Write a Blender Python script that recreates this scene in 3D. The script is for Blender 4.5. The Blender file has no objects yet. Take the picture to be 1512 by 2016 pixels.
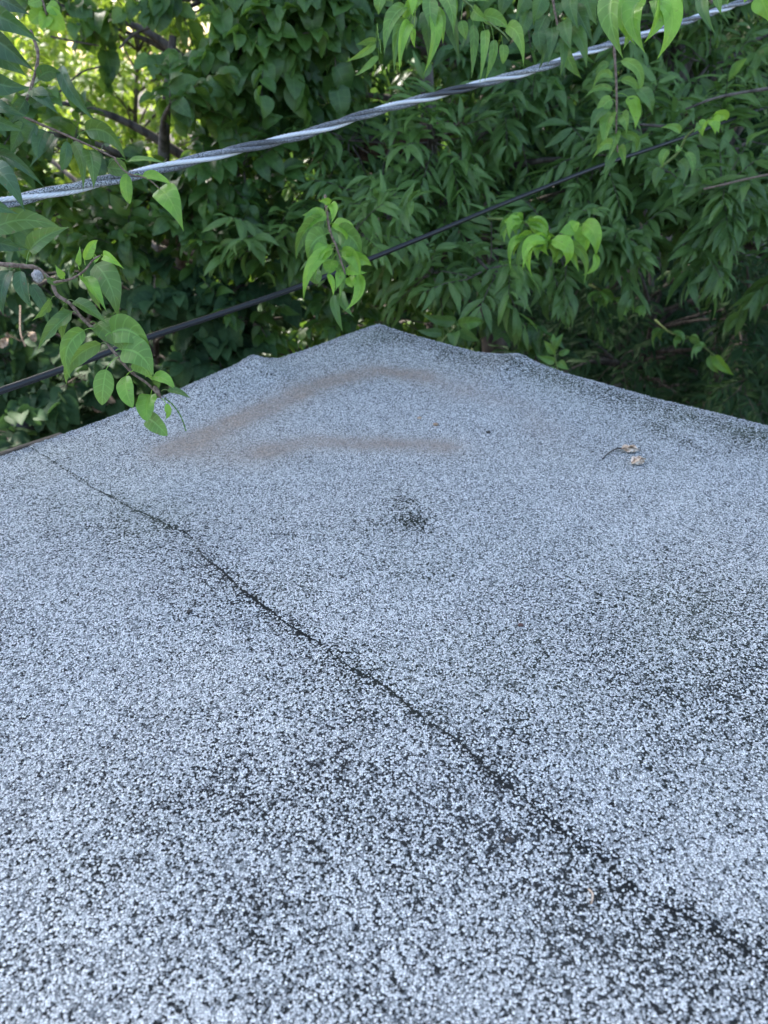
import bpy, math, random
import numpy as np

# ------------------------------------------------------------------ camera, world, sun
scene = bpy.context.scene
F_PX = 1516.0
PITCH = math.radians(30.3)
ROOF_Z = 3.0
CAM = np.array([0.0, 0.0, ROOF_Z + 0.6])
cd = bpy.data.cameras.new("camera")
cam = bpy.data.objects.new("camera", cd)
scene.collection.objects.link(cam)
cam.location = CAM
cam.rotation_euler = (math.pi / 2 - PITCH, 0, 0)
cd.sensor_fit = 'HORIZONTAL'
cd.sensor_width = 36.0
cd.lens = 36.0 * F_PX / 1512.0
cd.clip_start = 0.02
cd.clip_end = 1000.0
cd.dof.use_dof = True
cd.dof.focus_distance = 1.06
cd.dof.aperture_fstop = 8.5
scene.camera = cam

SUN_EL, SUN_AZ = math.radians(44), math.radians(-35)      # azimuth from +Y towards +X
world = bpy.data.worlds.new("World")
scene.world = world
world.use_nodes = True
wn = world.node_tree
wn.nodes.clear()
wo = wn.nodes.new('ShaderNodeOutputWorld')
wb = wn.nodes.new('ShaderNodeBackground')
ws = wn.nodes.new('ShaderNodeTexSky')
ws.sky_type = 'NISHITA'
ws.sun_disc = False
ws.sun_elevation = SUN_EL
ws.sun_rotation = SUN_AZ
ws.air_density = 1.0
ws.dust_density = 2.8
ws.ozone_density = 1.1
wb.inputs['Strength'].default_value = 0.15
wn.links.new(ws.outputs[0], wb.inputs['Color'])
wn.links.new(wb.outputs[0], wo.inputs['Surface'])
sd = bpy.data.lights.new("sun", 'SUN')
sd.energy = 3.3
sd.angle = math.radians(4)
sd.color = (1.0, 0.95, 0.86)
sun = bpy.data.objects.new("sun", sd)
scene.collection.objects.link(sun)
from mathutils import Vector
sun_dir = Vector((math.sin(SUN_AZ) * math.cos(SUN_EL), math.cos(SUN_AZ) * math.cos(SUN_EL), math.sin(SUN_EL)))
sun.rotation_euler = sun_dir.to_track_quat('Z', 'Y').to_euler()
sun.location = (0, 0, 12)
vs = scene.view_settings
vs.view_transform = 'Standard'
vs.look = 'None'
vs.exposure = 1.87
vs.gamma = 1.0
scene.cycles.max_bounces = 8
scene.cycles.transparent_max_bounces = 8

rng = np.random.default_rng(7)
random.seed(7)

# ------------------------------------------------------------------ helpers
FW = np.array([0, math.cos(PITCH), -math.sin(PITCH)])
UPV = np.array([0, math.sin(PITCH), math.cos(PITCH)])
RT = np.array([1.0, 0, 0])


def P(px, py, z):
    """a point at depth z metres in front of the photographer"""
    return CAM + z * (FW + RT * (px - 756) / F_PX + UPV * (1008 - py) / F_PX)


def G(px, py, zp=ROOF_Z):
    d = FW + RT * (px - 756) / F_PX + UPV * (1008 - py) / F_PX
    return CAM + d * (zp - CAM[2]) / d[2]


def nrm(v):
    v = np.asarray(v, float)
    return v / (np.linalg.norm(v, axis=-1, keepdims=True) + 1e-12)


def link(o, parent=None):
    scene.collection.objects.link(o)
    if parent is not None:
        o.parent = parent
    return o


def tag(o, label=None, cat=None, group=None, kind=None):
    if label: o['label'] = label
    if cat: o['category'] = cat
    if group: o['group'] = group
    if kind: o['kind'] = kind
    return o


def empty(name, loc, label, cat, group=None):
    o = bpy.data.objects.new(name, None)
    o.empty_display_size = 0.1
    o.location = [float(a) for a in loc]
    link(o)
    return tag(o, label, cat, group)


class Acc:
    """collects quads and triangles, builds ONE mesh object"""
    def __init__(self):
        self.v, self.q, self.a, self.n = [], [], [], 0

    def add(self, v, q, a=None):
        v = np.asarray(v, float)
        q = np.asarray(q, int)
        self.v.append(v)
        self.q.append(q + self.n)
        self.a.append(np.zeros((len(v), 3)) if a is None else np.asarray(a, float))
        self.n += len(v)

    def build(self, name, mat, parent=None, smooth=True, origin=None):
        v = np.concatenate(self.v)
        org = np.array(origin if origin is not None else (np.array(parent.location) if parent is not None else v.mean(0)), float)
        vl = v - org
        me = bpy.data.meshes.new(name)
        q = np.concatenate(self.q)
        nf = len(q)
        me.vertices.add(len(v))
        me.vertices.foreach_set('co', vl.astype(np.float32).ravel())
        me.loops.add(nf * 4)
        me.loops.foreach_set('vertex_index', q.astype(np.int32).ravel())
        me.polygons.add(nf)
        me.polygons.foreach_set('loop_start', (np.arange(nf) * 4).astype(np.int32))
        me.polygons.foreach_set('loop_total', np.full(nf, 4, np.int32))
        if smooth:
            me.polygons.foreach_set('use_smooth', np.ones(nf, bool))
        at = me.attributes.new('co3', 'FLOAT_VECTOR', 'POINT')
        at.data.foreach_set('vector', np.concatenate(self.a).astype(np.float32).ravel())
        me.materials.append(mat)
        me.update(calc_edges=True)
        me.validate()
        o = bpy.data.objects.new(name, me)
        link(o, parent)
        if parent is None:
            o.location = org
        else:
            o.location = org - np.array(parent.location) if parent.parent is None else (0, 0, 0)
        return o


def tube(acc, pts, rads, seg=8, tint=0.0, cap=True):
    pts = np.asarray(pts, float)
    n = len(pts)
    rads = np.broadcast_to(np.asarray(rads, float), (n,))
    T = nrm(np.gradient(pts, axis=0))
    ref = np.array([0, 0, 1.0]) if abs(T[0][2]) < 0.9 else np.array([1.0, 0, 0])
    s = nrm(np.cross(T[0], ref))
    vs_, aa = [], []
    ang = np.arange(seg) * 2 * math.pi / seg
    L = 0
    for i in range(n):
        s = nrm(s - T[i] * (s @ T[i]))
        b = np.cross(T[i], s)
        if i: L += np.linalg.norm(pts[i] - pts[i - 1])
        vs_.append(pts[i] + rads[i] * (np.cos(ang)[:, None] * s + np.sin(ang)[:, None] * b))
        aa.append(np.stack([np.full(seg, L), ang / 6.2832, np.full(seg, tint)], 1))
    v = np.concatenate(vs_)
    i, j = np.meshgrid(np.arange(n - 1), np.arange(seg), indexing='ij')
    a0 = i * seg + j
    a1 = i * seg + (j + 1) % seg
    q = np.stack([a0, a1, a1 + seg, a0 + seg], -1).reshape(-1, 4)
    acc.add(v, q, np.concatenate(aa))
    if cap:
        for e in (0, n - 1):
            c = e * seg
            k = []
            for m in range(1, seg - 2, 2):
                k.append([c, c + m, c + m + 1, c + m + 2])
            if k:
                acc.add(v[c:c + seg], np.array(k) - c, np.concatenate(aa)[c:c + seg])


def smooth_path(ctrl, n=24):
    c = np.asarray(ctrl, float)
    if len(c) == 2:
        t = np.linspace(0, 1, n)[:, None]
        return c[0] * (1 - t) + c[1] * t
    p = np.vstack([2 * c[0] - c[1], c, 2 * c[-1] - c[-2]])
    out = []
    m = len(c) - 1
    for k in np.linspace(0, m - 1e-6, n):
        i = int(k); t = k - i
        a, b, d, e = p[i], p[i + 1], p[i + 2], p[i + 3]
        out.append(0.5 * ((2 * b) + (-a + d) * t + (2 * a - 5 * b + 4 * d - e) * t * t + (-a + 3 * b - 3 * d + e) * t ** 3))
    return np.array(out)


# ------------------------------------------------------------------ materials
def new_mat(name):
    m = bpy.data.materials.new(name)
    m.use_nodes = True
    nt = m.node_tree
    b = nt.nodes['Principled BSDF']
    return m, nt, b


class N:
    """short node builder"""
    def __init__(self, nt): self.nt = nt

    def __call__(self, t, ins=None, **kw):
        n = self.nt.nodes.new(t)
        for k, v in kw.items(): setattr(n, k, v)
        if ins:
            for k, v in ins.items():
                if isinstance(v, bpy.types.NodeSocket): self.nt.links.new(v, n.inputs[k])
                else: n.inputs[k].default_value = v
        return n

    def math(self, op, a, b=0.0, c=0.0, clamp=False):
        n = self.nt.nodes.new('ShaderNodeMath'); n.operation = op; n.use_clamp = clamp
        for i, v in enumerate((a, b, c)):
            if isinstance(v, bpy.types.NodeSocket): self.nt.links.new(v, n.inputs[i])
            else: n.inputs[i].default_value = v
        return n.outputs[0]

    def mix(self, f, a, b, blend='MIX'):
        n = self.nt.nodes.new('ShaderNodeMix'); n.data_type = 'RGBA'; n.blend_type = blend
        for i, v in ((0, f), (6, a), (7, b)):
            if isinstance(v, bpy.types.NodeSocket): self.nt.links.new(v, n.inputs[i])
            else: n.inputs[i].default_value = v if i == 0 else (*v, 1.0)
        return n.outputs[2]

    def step(self, x, lo, hi):
        n = self.nt.nodes.new('ShaderNodeMapRange'); n.interpolation_type = 'SMOOTHSTEP'
        n.inputs['From Min'].default_value = lo
        n.inputs['From Max'].default_value = hi
        for k, v in (('From Min', lo), ('From Max', hi)):
            n.inputs[k].default_value = v
        self.nt.links.new(x, n.inputs['Value'])
        return n.outputs[0]


def granule_mat(name, loose=False):
    m, nt, b = new_mat(name)
    n = N(nt)
    tc = n('ShaderNodeTexCoord')
    geo = n('ShaderNodeNewGeometry')
    pos = geo.outputs['Position']
    warp = n('ShaderNodeTexNoise', {'Vector': pos, 'Scale': 260.0, 'Detail': 1.0})
    w2 = n('ShaderNodeVectorMath', {0: warp.outputs['Color'], 1: (0.5, 0.5, 0.5)}, operation='SUBTRACT')
    w3 = n('ShaderNodeVectorMath', {0: w2.outputs[0], 'Scale': 0.0016}, operation='SCALE')
    p2 = n('ShaderNodeVectorMath', {0: pos, 1: w3.outputs[0]}, operation='ADD')
    vor = n('ShaderNodeTexVoronoi', {'Vector': p2.outputs[0], 'Scale': 490.0, 'Randomness': 1.0}, voronoi_dimensions='3D')
    sep = n('ShaderNodeSeparateColor', {'Color': vor.outputs['Color']})
    dist = vor.outputs['Distance']
    at = n('ShaderNodeAttribute', attribute_name='co3')
    sx = n('ShaderNodeSeparateXYZ', {'Vector': at.outputs['Vector']})
    wear, silt, algae = sx.outputs[0], sx.outputs[1], sx.outputs[2]
    cl1 = n('ShaderNodeTexNoise', {'Vector': pos, 'Scale': 140.0, 'Detail': 3.0, 'Roughness': 0.6}).outputs['Fac']
    cl2 = n('ShaderNodeTexNoise', {'Vector': pos, 'Scale': 13.0, 'Detail': 4.0, 'Roughness': 0.6}).outputs['Fac']
    cl3 = n('ShaderNodeTexNoise', {'Vector': pos, 'Scale': 2.2, 'Detail': 3.0}).outputs['Fac']
    # threshold below which a granule is missing
    t = n.math('ADD', n.math('MULTIPLY', n.math('SUBTRACT', cl1, 0.5), 1.35), n.math('MULTIPLY', n.math('SUBTRACT', cl2, 0.5), 0.5))
    t = n.math('ADD', t, n.math('MULTIPLY', n.math('SUBTRACT', cl3, 0.5), 0.25))
    t = n.math('ADD', t, n.math('MULTIPLY', wear, 0.33))
    t = n.math('ADD', t, 0.045)
    present = n.step(n.math('SUBTRACT', sep.outputs[0], t), -0.03, 0.03)
    vde = n('ShaderNodeTexVoronoi', {'Vector': p2.outputs[0], 'Scale': 490.0, 'Randomness': 1.0}, voronoi_dimensions='3D', feature='DISTANCE_TO_EDGE')
    edge = n.math('MULTIPLY', n.step(vde.outputs['Distance'], 0.030, 0.10), n.math('SUBTRACT', 1.0, n.step(dist, 0.60, 0.85)))
    cover = n.math('MULTIPLY', present, edge, clamp=True)
    cr = n('ShaderNodeValToRGB', {'Fac': sep.outputs[1]})
    e = cr.color_ramp.elements
    e[0].position = 0.0; e[0].color = (0.10, 0.115, 0.13, 1)
    e[1].position = 1.0; e[1].color = (0.92, 0.95, 0.93, 1)
    for p_, c_ in ((0.10, (0.20, 0.22, 0.23)), (0.28, (0.44, 0.47, 0.47)), (0.62, (0.72, 0.75, 0.75))):
        k = e.new(p_); k.color = (*c_, 1)
    gran = cr.outputs['Color']
    asphalt = n.mix(algae, (0.009, 0.010, 0.012), (0.012, 0.020, 0.011))
    col = n.mix(cover, asphalt, gran)
    # fine dust lightens the gaps between granules
    dust = n.math('MULTIPLY', n.step(n('ShaderNodeTexNoise', {'Vector': pos, 'Scale': 5.0, 'Detail': 3.0}).outputs['Fac'], 0.45, 0.70), 0.06)
    col = n.mix(dust, col, (0.30, 0.315, 0.33))
    grn = n('ShaderNodeTexNoise', {'Vector': pos, 'Scale': 7.0, 'Detail': 4.0}).outputs['Fac']
    alg = n.math('MULTIPLY', n.math('MULTIPLY', n.step(grn, 0.40, 0.65), algae), 0.14)
    col = n.mix(alg, col, (0.20, 0.24, 0.16))
    ns = n('ShaderNodeTexNoise', {'Vector': pos, 'Scale': 16.0, 'Detail': 7.0, 'Roughness': 0.75}).outputs['Fac']
    sf = n.math('MULTIPLY', silt, n.math('ADD', 0.1, n.math('MULTIPLY', ns, 1.6)), clamp=True)
    siltc = n.mix(sep.outputs[2], (0.17, 0.135, 0.105), (0.48, 0.40, 0.325))
    sf = n.math('MULTIPLY', sf, n.math('ADD', 0.60, n.math('MULTIPLY', sep.outputs[1], 0.60)), clamp=True)
    col = n.mix(sf, col, siltc)
    nt.links.new(col, b.inputs['Base Color'])
    b.inputs['Roughness'].default_value = 0.85; b.inputs['Specular IOR Level'].default_value = 0.25
    h = n.math('MULTIPLY', cover, n.math('SUBTRACT', 1.0, dist))
    bump = n('ShaderNodeBump', {'Height': h, 'Strength': 0.75, 'Distance': 0.0012})
    nt.links.new(bump.outputs[0], b.inputs['Normal'])
    return m


def leaf_mat(name, dark, light, trans=0.35, tcol=(0.30, 0.50, 0.05), rough=0.42, veins=0.25, nv=6.0, blotch=0.25, spec=0.5):
    m, nt, b = new_mat(name)
    n = N(nt)
    at = n('ShaderNodeAttribute', attribute_name='co3')
    sx = n('ShaderNodeSeparateXYZ', {'Vector': at.outputs['Vector']})
    u, v, t = sx.outputs[0], sx.outputs[1], sx.outputs[2]
    base = n.mix(t, dark, light)
    nz = n('ShaderNodeTexNoise', {'Vector': n('ShaderNodeNewGeometry').outputs['Position'], 'Scale': 45.0, 'Detail': 3.0}).outputs['Fac']
    base = n.mix(n.math('MULTIPLY', n.step(nz, 0.35, 0.75), blotch), base, tuple(min(1, c * 1.9) for c in light))
    sp = n('ShaderNodeTexNoise', {'Vector': n('ShaderNodeNewGeometry').outputs['Position'], 'Scale': 120.0, 'Detail': 2.0}).outputs['Fac']
    base = n.mix(n.math('MULTIPLY', n.step(sp, 0.68, 0.74), 0.7), base, (0.16, 0.10, 0.05))
    av = n.math('ABSOLUTE', v)
    mid = n.math('SUBTRACT', 1.0, n.step(av, 0.03, 0.10))
    ph = n.math('FRACT', n.math('MULTIPLY', n.math('SUBTRACT', u, n.math('MULTIPLY', av, 0.16)), nv))
    side = n.math('SUBTRACT', 1.0, n.step(n.math('ABSOLUTE', n.math('SUBTRACT', ph, 0.5)), 0.03, 0.11))
    vn = n.math('MAXIMUM', mid, n.math('MULTIPLY', side, 0.6))
    vf = n.math('MULTIPLY', vn, veins)
    col = n.mix(vf, base, tuple(min(1.0, c * 2.6 + 0.06) for c in light))
    nt.links.new(col, b.inputs['Base Color'])
    b.inputs['Roughness'].default_value = rough
    b.inputs['Specular IOR Level'].default_value = spec
    bm = n('ShaderNodeBump', {'Height': n.math('ADD', vn, n.math('MULTIPLY', nz, 0.6)), 'Strength': 0.35, 'Distance': 0.001})
    nt.links.new(bm.outputs[0], b.inputs['Normal'])
    tr = n('ShaderNodeBsdfTranslucent')
    tm = n.mix(0.5, tcol, (1, 1, 1))
    tcn = n.mix(1.0, n.mix(t, tuple(c * 0.5 for c in tcol), tcol), (1, 1, 1), 'MULTIPLY')
    nt.links.new(tcn, tr.inputs['Color'])
    mx = n('ShaderNodeMixShader', {0: trans})
    nt.links.new(b.outputs[0], mx.inputs[1])
    nt.links.new(tr.outputs[0], mx.inputs[2])
    nt.links.new(mx.outputs[0], nt.nodes['Material Output'].inputs['Surface'])
    return m


def rough_mat(name, c1, c2, scale=20.0, rough=0.85, bump=0.5, dist=0.004, stretch=None, metallic=0.0, lo=0.35, hi=0.65):
    m, nt, b = new_mat(name)
    n = N(nt)
    pos = n('ShaderNodeNewGeometry').outputs['Position']
    if stretch:
        mp = n('ShaderNodeMapping', {'Vector': pos, 'Scale': stretch})
        pos = mp.outputs[0]
    nz = n('ShaderNodeTexNoise', {'Vector': pos, 'Scale': scale, 'Detail': 6.0, 'Roughness': 0.65}).outputs['Fac']
    nt.links.new(n.mix(n.step(nz, lo, hi), c1, c2), b.inputs['Base Color'])
    b.inputs['Roughness'].default_value = rough
    b.inputs['Metallic'].default_value = metallic
    bm = n('ShaderNodeBump', {'Height': nz, 'Strength': bump, 'Distance': dist})
    nt.links.new(bm.outputs[0], b.inputs['Normal'])
    return m


M = {}
M['granule'] = granule_mat('mineral_granules')
M['loose'] = rough_mat('loose_granule', (0.02, 0.022, 0.024), (0.62, 0.64, 0.65), 420.0, 0.85, 0.1, lo=0.42, hi=0.58)
M['drip'] = rough_mat('weathered_metal_edge', (0.035, 0.032, 0.032), (0.09, 0.08, 0.075), 30.0, 0.6)
M['fascia'] = rough_mat('painted_fascia', (0.20, 0.18, 0.16), (0.34, 0.31, 0.28), 12.0, 0.7)
M['wall'] = rough_mat('rendered_wall', (0.38, 0.35, 0.31), (0.50, 0.47, 0.42), 9.0, 0.9)
M['bark'] = rough_mat('grey_brown_bark', (0.045, 0.036, 0.030), (0.16, 0.135, 0.115), 25.0, 0.9, 0.9, 0.01, (1, 1, 0.25))
M['redbark'] = rough_mat('red_brown_bark', (0.06, 0.030, 0.024), (0.17, 0.095, 0.075), 30.0, 0.9, 0.9, 0.01)
M['twig'] = rough_mat('brown_twig', (0.10, 0.065, 0.045), (0.27, 0.19, 0.145), 160.0, 0.8, 0.5, 0.001)
M['greentwig'] = rough_mat('green_twig', (0.10, 0.16, 0.04), (0.20, 0.27, 0.09), 160.0, 0.7, 0.3, 0.001)
M['gall'] = rough_mat('grey_gall', (0.22, 0.20, 0.19), (0.48, 0.45, 0.43), 260.0, 0.9, 0.6, 0.001)
M['soil'] = rough_mat('soil_with_leaf_litter', (0.025, 0.020, 0.016), (0.13, 0.10, 0.08), 9.0, 0.95, 0.8, 0.03, lo=0.3, hi=0.7)
M['dry'] = rough_mat('dry_brown_leaf', (0.22, 0.13, 0.07), (0.55, 0.40, 0.27), 140.0, 0.8, 0.5, 0.002)
M['dry2'] = rough_mat('pale_dry_husk', (0.28, 0.17, 0.09), (0.80, 0.66, 0.52), 170.0, 0.6, 0.6, 0.002)
M['darktwig'] = rough_mat('dark_twig', (0.03, 0.028, 0.026), (0.08, 0.07, 0.06), 200.0, 0.8, 0.4, 0.001)
M['post'] = rough_mat('black_painted_steel', (0.012, 0.012, 0.013), (0.04, 0.04, 0.042), 40.0, 0.55)

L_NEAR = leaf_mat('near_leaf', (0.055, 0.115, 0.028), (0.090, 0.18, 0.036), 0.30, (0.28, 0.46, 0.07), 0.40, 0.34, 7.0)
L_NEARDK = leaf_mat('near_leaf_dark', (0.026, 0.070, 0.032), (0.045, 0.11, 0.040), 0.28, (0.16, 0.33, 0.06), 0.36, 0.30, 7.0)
L_BRIGHT = leaf_mat('young_leaf', (0.15, 0.33, 0.045), (0.25, 0.48, 0.05), 0.35, (0.42, 0.68, 0.08), 0.36, 0.16, 6.0)
L_MIDB = leaf_mat('young_leaf_dull', (0.10, 0.21, 0.045), (0.16, 0.31, 0.05), 0.32, (0.32, 0.52, 0.08), 0.45, 0.30, 6.0)
L_LANCE = leaf_mat('lance_leaf', (0.048, 0.108, 0.030), (0.130, 0.235, 0.060), 0.38, (0.22, 0.42, 0.08), 0.40, 0.25, 7.0)
L_TOP = leaf_mat('hanging_leaf', (0.042, 0.098, 0.030), (0.090, 0.180, 0.045), 0.36, (0.22, 0.42, 0.08), 0.40, 0.25, 7.0)
L_IVY = leaf_mat('ivy_leaf', (0.034, 0.086, 0.022), (0.082, 0.170, 0.036), 0.36, (0.24, 0.44, 0.05), 0.42, 0.22, 5.0)
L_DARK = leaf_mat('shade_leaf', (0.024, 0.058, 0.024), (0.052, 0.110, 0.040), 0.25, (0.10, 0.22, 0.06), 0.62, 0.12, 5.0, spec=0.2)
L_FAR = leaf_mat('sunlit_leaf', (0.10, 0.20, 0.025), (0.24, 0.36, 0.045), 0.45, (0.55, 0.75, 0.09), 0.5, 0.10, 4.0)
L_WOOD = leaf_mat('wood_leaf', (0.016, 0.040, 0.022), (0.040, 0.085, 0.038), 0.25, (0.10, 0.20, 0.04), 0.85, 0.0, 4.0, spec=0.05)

# ------------------------------------------------------------------ the roof
CORNER = G(745, 650)[:2]
EA = G(0, 893)[:2] - CORNER; EA = EA / np.linalg.norm(EA)      # along the left edge (t)
EB = G(1512, 838)[:2] - CORNER; EB = EB / np.linalg.norm(EB)   # along the right edge (s)


def st(xy):
    """world xy -> skewed roof coordinates (s along right edge, t along left edge)"""
    A = np.array([[EB[0], EA[0]], [EB[1], EA[1]]])
    return np.linalg.solve(A, np.asarray(xy) - CORNER)


lipL = np.array([(0, 13), (0.12, 14), (0.26, 9), (0.34, 9), (0.38, 20), (0.41, 30), (0.44, 28), (0.55, 19), (0.66, 9), (0.79, 3), (0.99, -2), (1.2, 0), (1.6, 3), (2.2, 0), (6, 0)])
lipR = np.array([(0, 13), (0.09, 8), (0.22, 5), (0.30, 3), (0.36, 11), (0.39, 16), (0.42, 18), (0.47, 13), (0.54, 6), (0.64, 4), (0.75, 1), (0.86, 3), (0.96, 2), (1.3, 4), (1.8, 0), (6, 0)])


def height(s, t):
    g1 = np.exp(-(np.maximum(t, 0) / 0.10) ** 2)
    g2 = np.exp(-(np.maximum(s, 0) / 0.10) ** 2)
    a = np.interp(s, lipR[:, 0], lipR[:, 1]) * g1
    b = np.interp(t, lipL[:, 0], lipL[:, 1]) * g2
    z = np.where(a > b, a + 0.25 * b * g1, b + 0.25 * a * g2)
    z = z * 0.001
    z += 0.0035 * np.sin(s * 5.1 + 1.3 * t) * np.sin(t * 4.3 + 0.7) + 0.0018 * np.sin(s * 13 + t * 7) * (1 - g1) * (1 - g2)
    z -= 0.010 * np.exp(-(((s - 0.33) / 0.22) ** 2 + ((t - 0.40) / 0.25) ** 2)) * (1 - g1) * (1 - g2)
    # shallow wrinkle running in from the bumps of the edge
    z += 0.006 * np.exp(-((s - 0.42 - 0.1 * t) / 0.03) ** 2) * np.exp(-(t / 0.28) ** 2)
    z += 0.006 * np.exp(-((t - 0.42 - 0.1 * s) / 0.03) ** 2) * np.exp(-(s / 0.28) ** 2)
    return z


seam_px = [(60, 875), (130, 920), (185, 955), (240, 985), (305, 1018), (370, 1050), (400, 1095), (455, 1143), (520, 1195), (570, 1228), (620, 1260), (690, 1310), (760, 1352), (850, 1422), (930, 1480), (1010, 1550), (1100, 1620), (1160, 1660), (1210, 1695), (1240, 1730), (1300, 1762), (1400, 1815), (1512, 1890)]
seam_st = np.array([st(G(*p)[:2]) for p in seam_px])
seam_st = np.vstack([[-0.2, seam_st[0][1]], seam_st, [seam_st[-1][0] + 5.5, seam_st[-1][1] + 0.05]])
seam_st = seam_st[np.argsort(seam_st[:, 0])]


def stroke(xy, pts, r, k):
    """soft mark along a line on the roof (world metres)"""
    w = [G(*p)[:2] for p in pts]
    if len(w) == 1: w = w * 2
    d = np.full(len(xy), 1e9)
    for a, b in zip(w[:-1], w[1:]):
        ab = b - a
        L = ab @ ab + 1e-12
        tt = np.clip(((xy - a) @ ab) / L, 0, 1)
        q = a + tt[:, None] * ab
        d = np.minimum(d, np.linalg.norm(xy - q, axis=1))
    return k * np.exp(-(d / r) ** 2)


WEAR = [([(-200, 1750), (700, 1800), (1700, 1800)], .22, .32), ([(500, 1400), (1500, 1350)], .20, .16),  # these broad strokes thin the granules to darken the near roof
    ([(225, 972), (300, 1015), (370, 1052)], .012, .45), ([(330, 1040), (368, 1052)], .012, .8), ([(380, 1085), (440, 1140)], .022, .5),
    ([(480, 1180), (540, 1210), (600, 1250)], .014, .8), ([(600, 1255), (700, 1312)], .022, .45), ([(640, 1300)], .025, .3),
    ([(720, 1330), (820, 1400)], .02, .45), ([(850, 1422), (940, 1480), (1010, 1545)], .016, .5), ([(1000, 1540), (1060, 1590)], .02, .5),
    ([(1110, 1625), (1240, 1730)], .010, .6), ([(1330, 1775), (1400, 1815), (1512, 1885)], .016, .7),
    ([(200, 1000), (450, 1200), (700, 1400), (950, 1620), (1200, 1800), (1400, 1950)], .07, .22), ([(300, 1040), (520, 1220)], .04, .2),
    ([(800, 1008)], .048, 1.05), ([(816, 1031)], .020, 1.9), ([(790, 984)], .020, 1.0), ([(745, 1036)], .014, .8), ([(885, 1012)], .018, .3),
    ([(745, 652), (745, 668)], .09, .9), ([(790, 665), (1000, 725), (1200, 775), (1512, 860)], .06, 1.15), ([(1085, 735), (1100, 742)], .03, .35), ([(480, 725), (500, 715)], .04, .25),
    ([(900, 712), (980, 735)], .05, .25), ([(1290, 838), (1345, 865), (1390, 885)], .022, .9), ([(1480, 862)], .045, .8), ([(1180, 880), (1420, 960)], .05, .18),
    ([(1180, 1150), (1240, 1160)], .08, .25), ([(1300, 1280), (1420, 1230)], .13, .35), ([(1250, 1350), (1350, 1400)], .07, .3), ([(1040, 1430), (1020, 1450)], .022, .6),
    ([(1380, 1100)], .06, .2), ([(300, 1030), (200, 1060)], .06, .25), ([(120, 905), (210, 900)], .05, .22), ([(540, 1020), (700, 1060)], .05, .12),
    ([(700, 1580), (760, 1640)], .07, .2), ([(470, 1580), (430, 1540)], .03, .2), ([(900, 1650), (980, 1660)], .035, .45), ([(1130, 1810), (1200, 1830)], .06, .4), ([(1300, 1960), (1500, 1960)], .06, .3),
    ([(370, 1203)], .006, 1.2), ([(420, 1238)], .006, .9), ([(128, 1190)], .006, .8), ([(470, 1585)], .006, 1.2), ([(1004, 1648)], .006, 1.2), ([(185, 1695)], .006, 1.0), ([(240, 1708)], .006, 1.), ([(330, 1935)], .01, .6),
    ([(860, 1130)], .02, .3), ([(0, 1250), (30, 1240)], .05, .25), ([(980, 1300), (1020, 1330)], .03, .3), ([(560, 1440)], .08, .15), ([(600, 1700), (300, 1650)], .08, .22), ([(1450, 1350)], .06, .3),
    ([(150, 1180), (60, 1120)], .10, -.20), ([(330, 950), (200, 900)], .09, -.25), ([(500, 930), (900, 910), (1250, 950)], .17, -.50), ([(1330, 980), (1500, 1050)], .12, -.28),  # negative strokes add granules; the wide far ones brighten the far half
    ([(850, 1160), (1000, 1120)], .07, -.18), ([(60, 1500), (250, 1400), (480, 1330)], .10, -.22), ([(1100, 1520), (1400, 1650)], .09, -.18), ([(520, 830), (900, 815)], .15, -.45), ([(350, 1850), (100, 1800)], .08, -.08),
    ([(1120, 760), (1090, 790)], .05, -.25), ([(600, 1100)], .05, -.15), ([(680, 1200)], .05, -.2)]
SILT = [([(340, 885), (430, 845), (560, 785), (640, 750), (740, 728), (830, 738), (920, 770)], .07, .20), ([(480, 885), (610, 868), (760, 868), (900, 874)], .06, .20), ([(330, 885), (430, 845), (560, 785), (640, 750), (740, 728), (830, 738)], .035, .60), ([(400, 850), (560, 785), (600, 770)], .022, .35), ([(830, 738), (920, 775), (1040, 800), (1070, 840)], .035, .20),
        ([(530, 882), (610, 866), (760, 868), (880, 874)], .030, .65), ([(380, 880), (500, 900)], .055, .32), ([(1060, 840), (1100, 870)], .06, .08), ([(640, 752), (700, 735)], .02, .3)]
ALG = [([(745, 650), (1000, 715), (1512, 850)], .13, .8), ([(560, 690), (745, 655)], .09, .5), ([(800, 1000)], .06, .6), ([(60, 880), (300, 1020)], .10, .5), ([(1300, 1200)], .25, .4), ([(700, 1120)], .10, .25), ([(900, 1250)], .12, .3), ([(1200, 900)], .10, .4)]


def roof_sheet(acc, s, T, dz, zfun, extra=None):
    """s (n,), T (n,m) skewed coordinates; writes wear, silt, algae"""
    n, m = T.shape
    S = np.repeat(s[:, None], m, 1)
    xy = CORNER + S[..., None] * EB + T[..., None] * EA
    z = ROOF_Z + zfun(S, T) + dz
    v = np.concatenate([xy, z[..., None]], -1).reshape(-1, 3)
    x2 = v[:, :2]
    wear = sum(stroke(x2, *w) for w in WEAR)
    if extra is not None: wear = wear + extra.ravel()
    silt = np.clip(sum(stroke(x2, *w) for w in SILT), 0, 0.85)
    alg = np.clip(0.10 + sum(stroke(x2, *w) for w in ALG), 0, 1)
    i, j = np.meshgrid(np.arange(n - 1), np.arange(m - 1), indexing='ij')
    a = i * m + j
    q = np.stack([a, a + m, a + m + 1, a + 1], -1).reshape(-1, 4)
    acc.add(v, q, np.stack([wear, silt, alg], 1))


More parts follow.
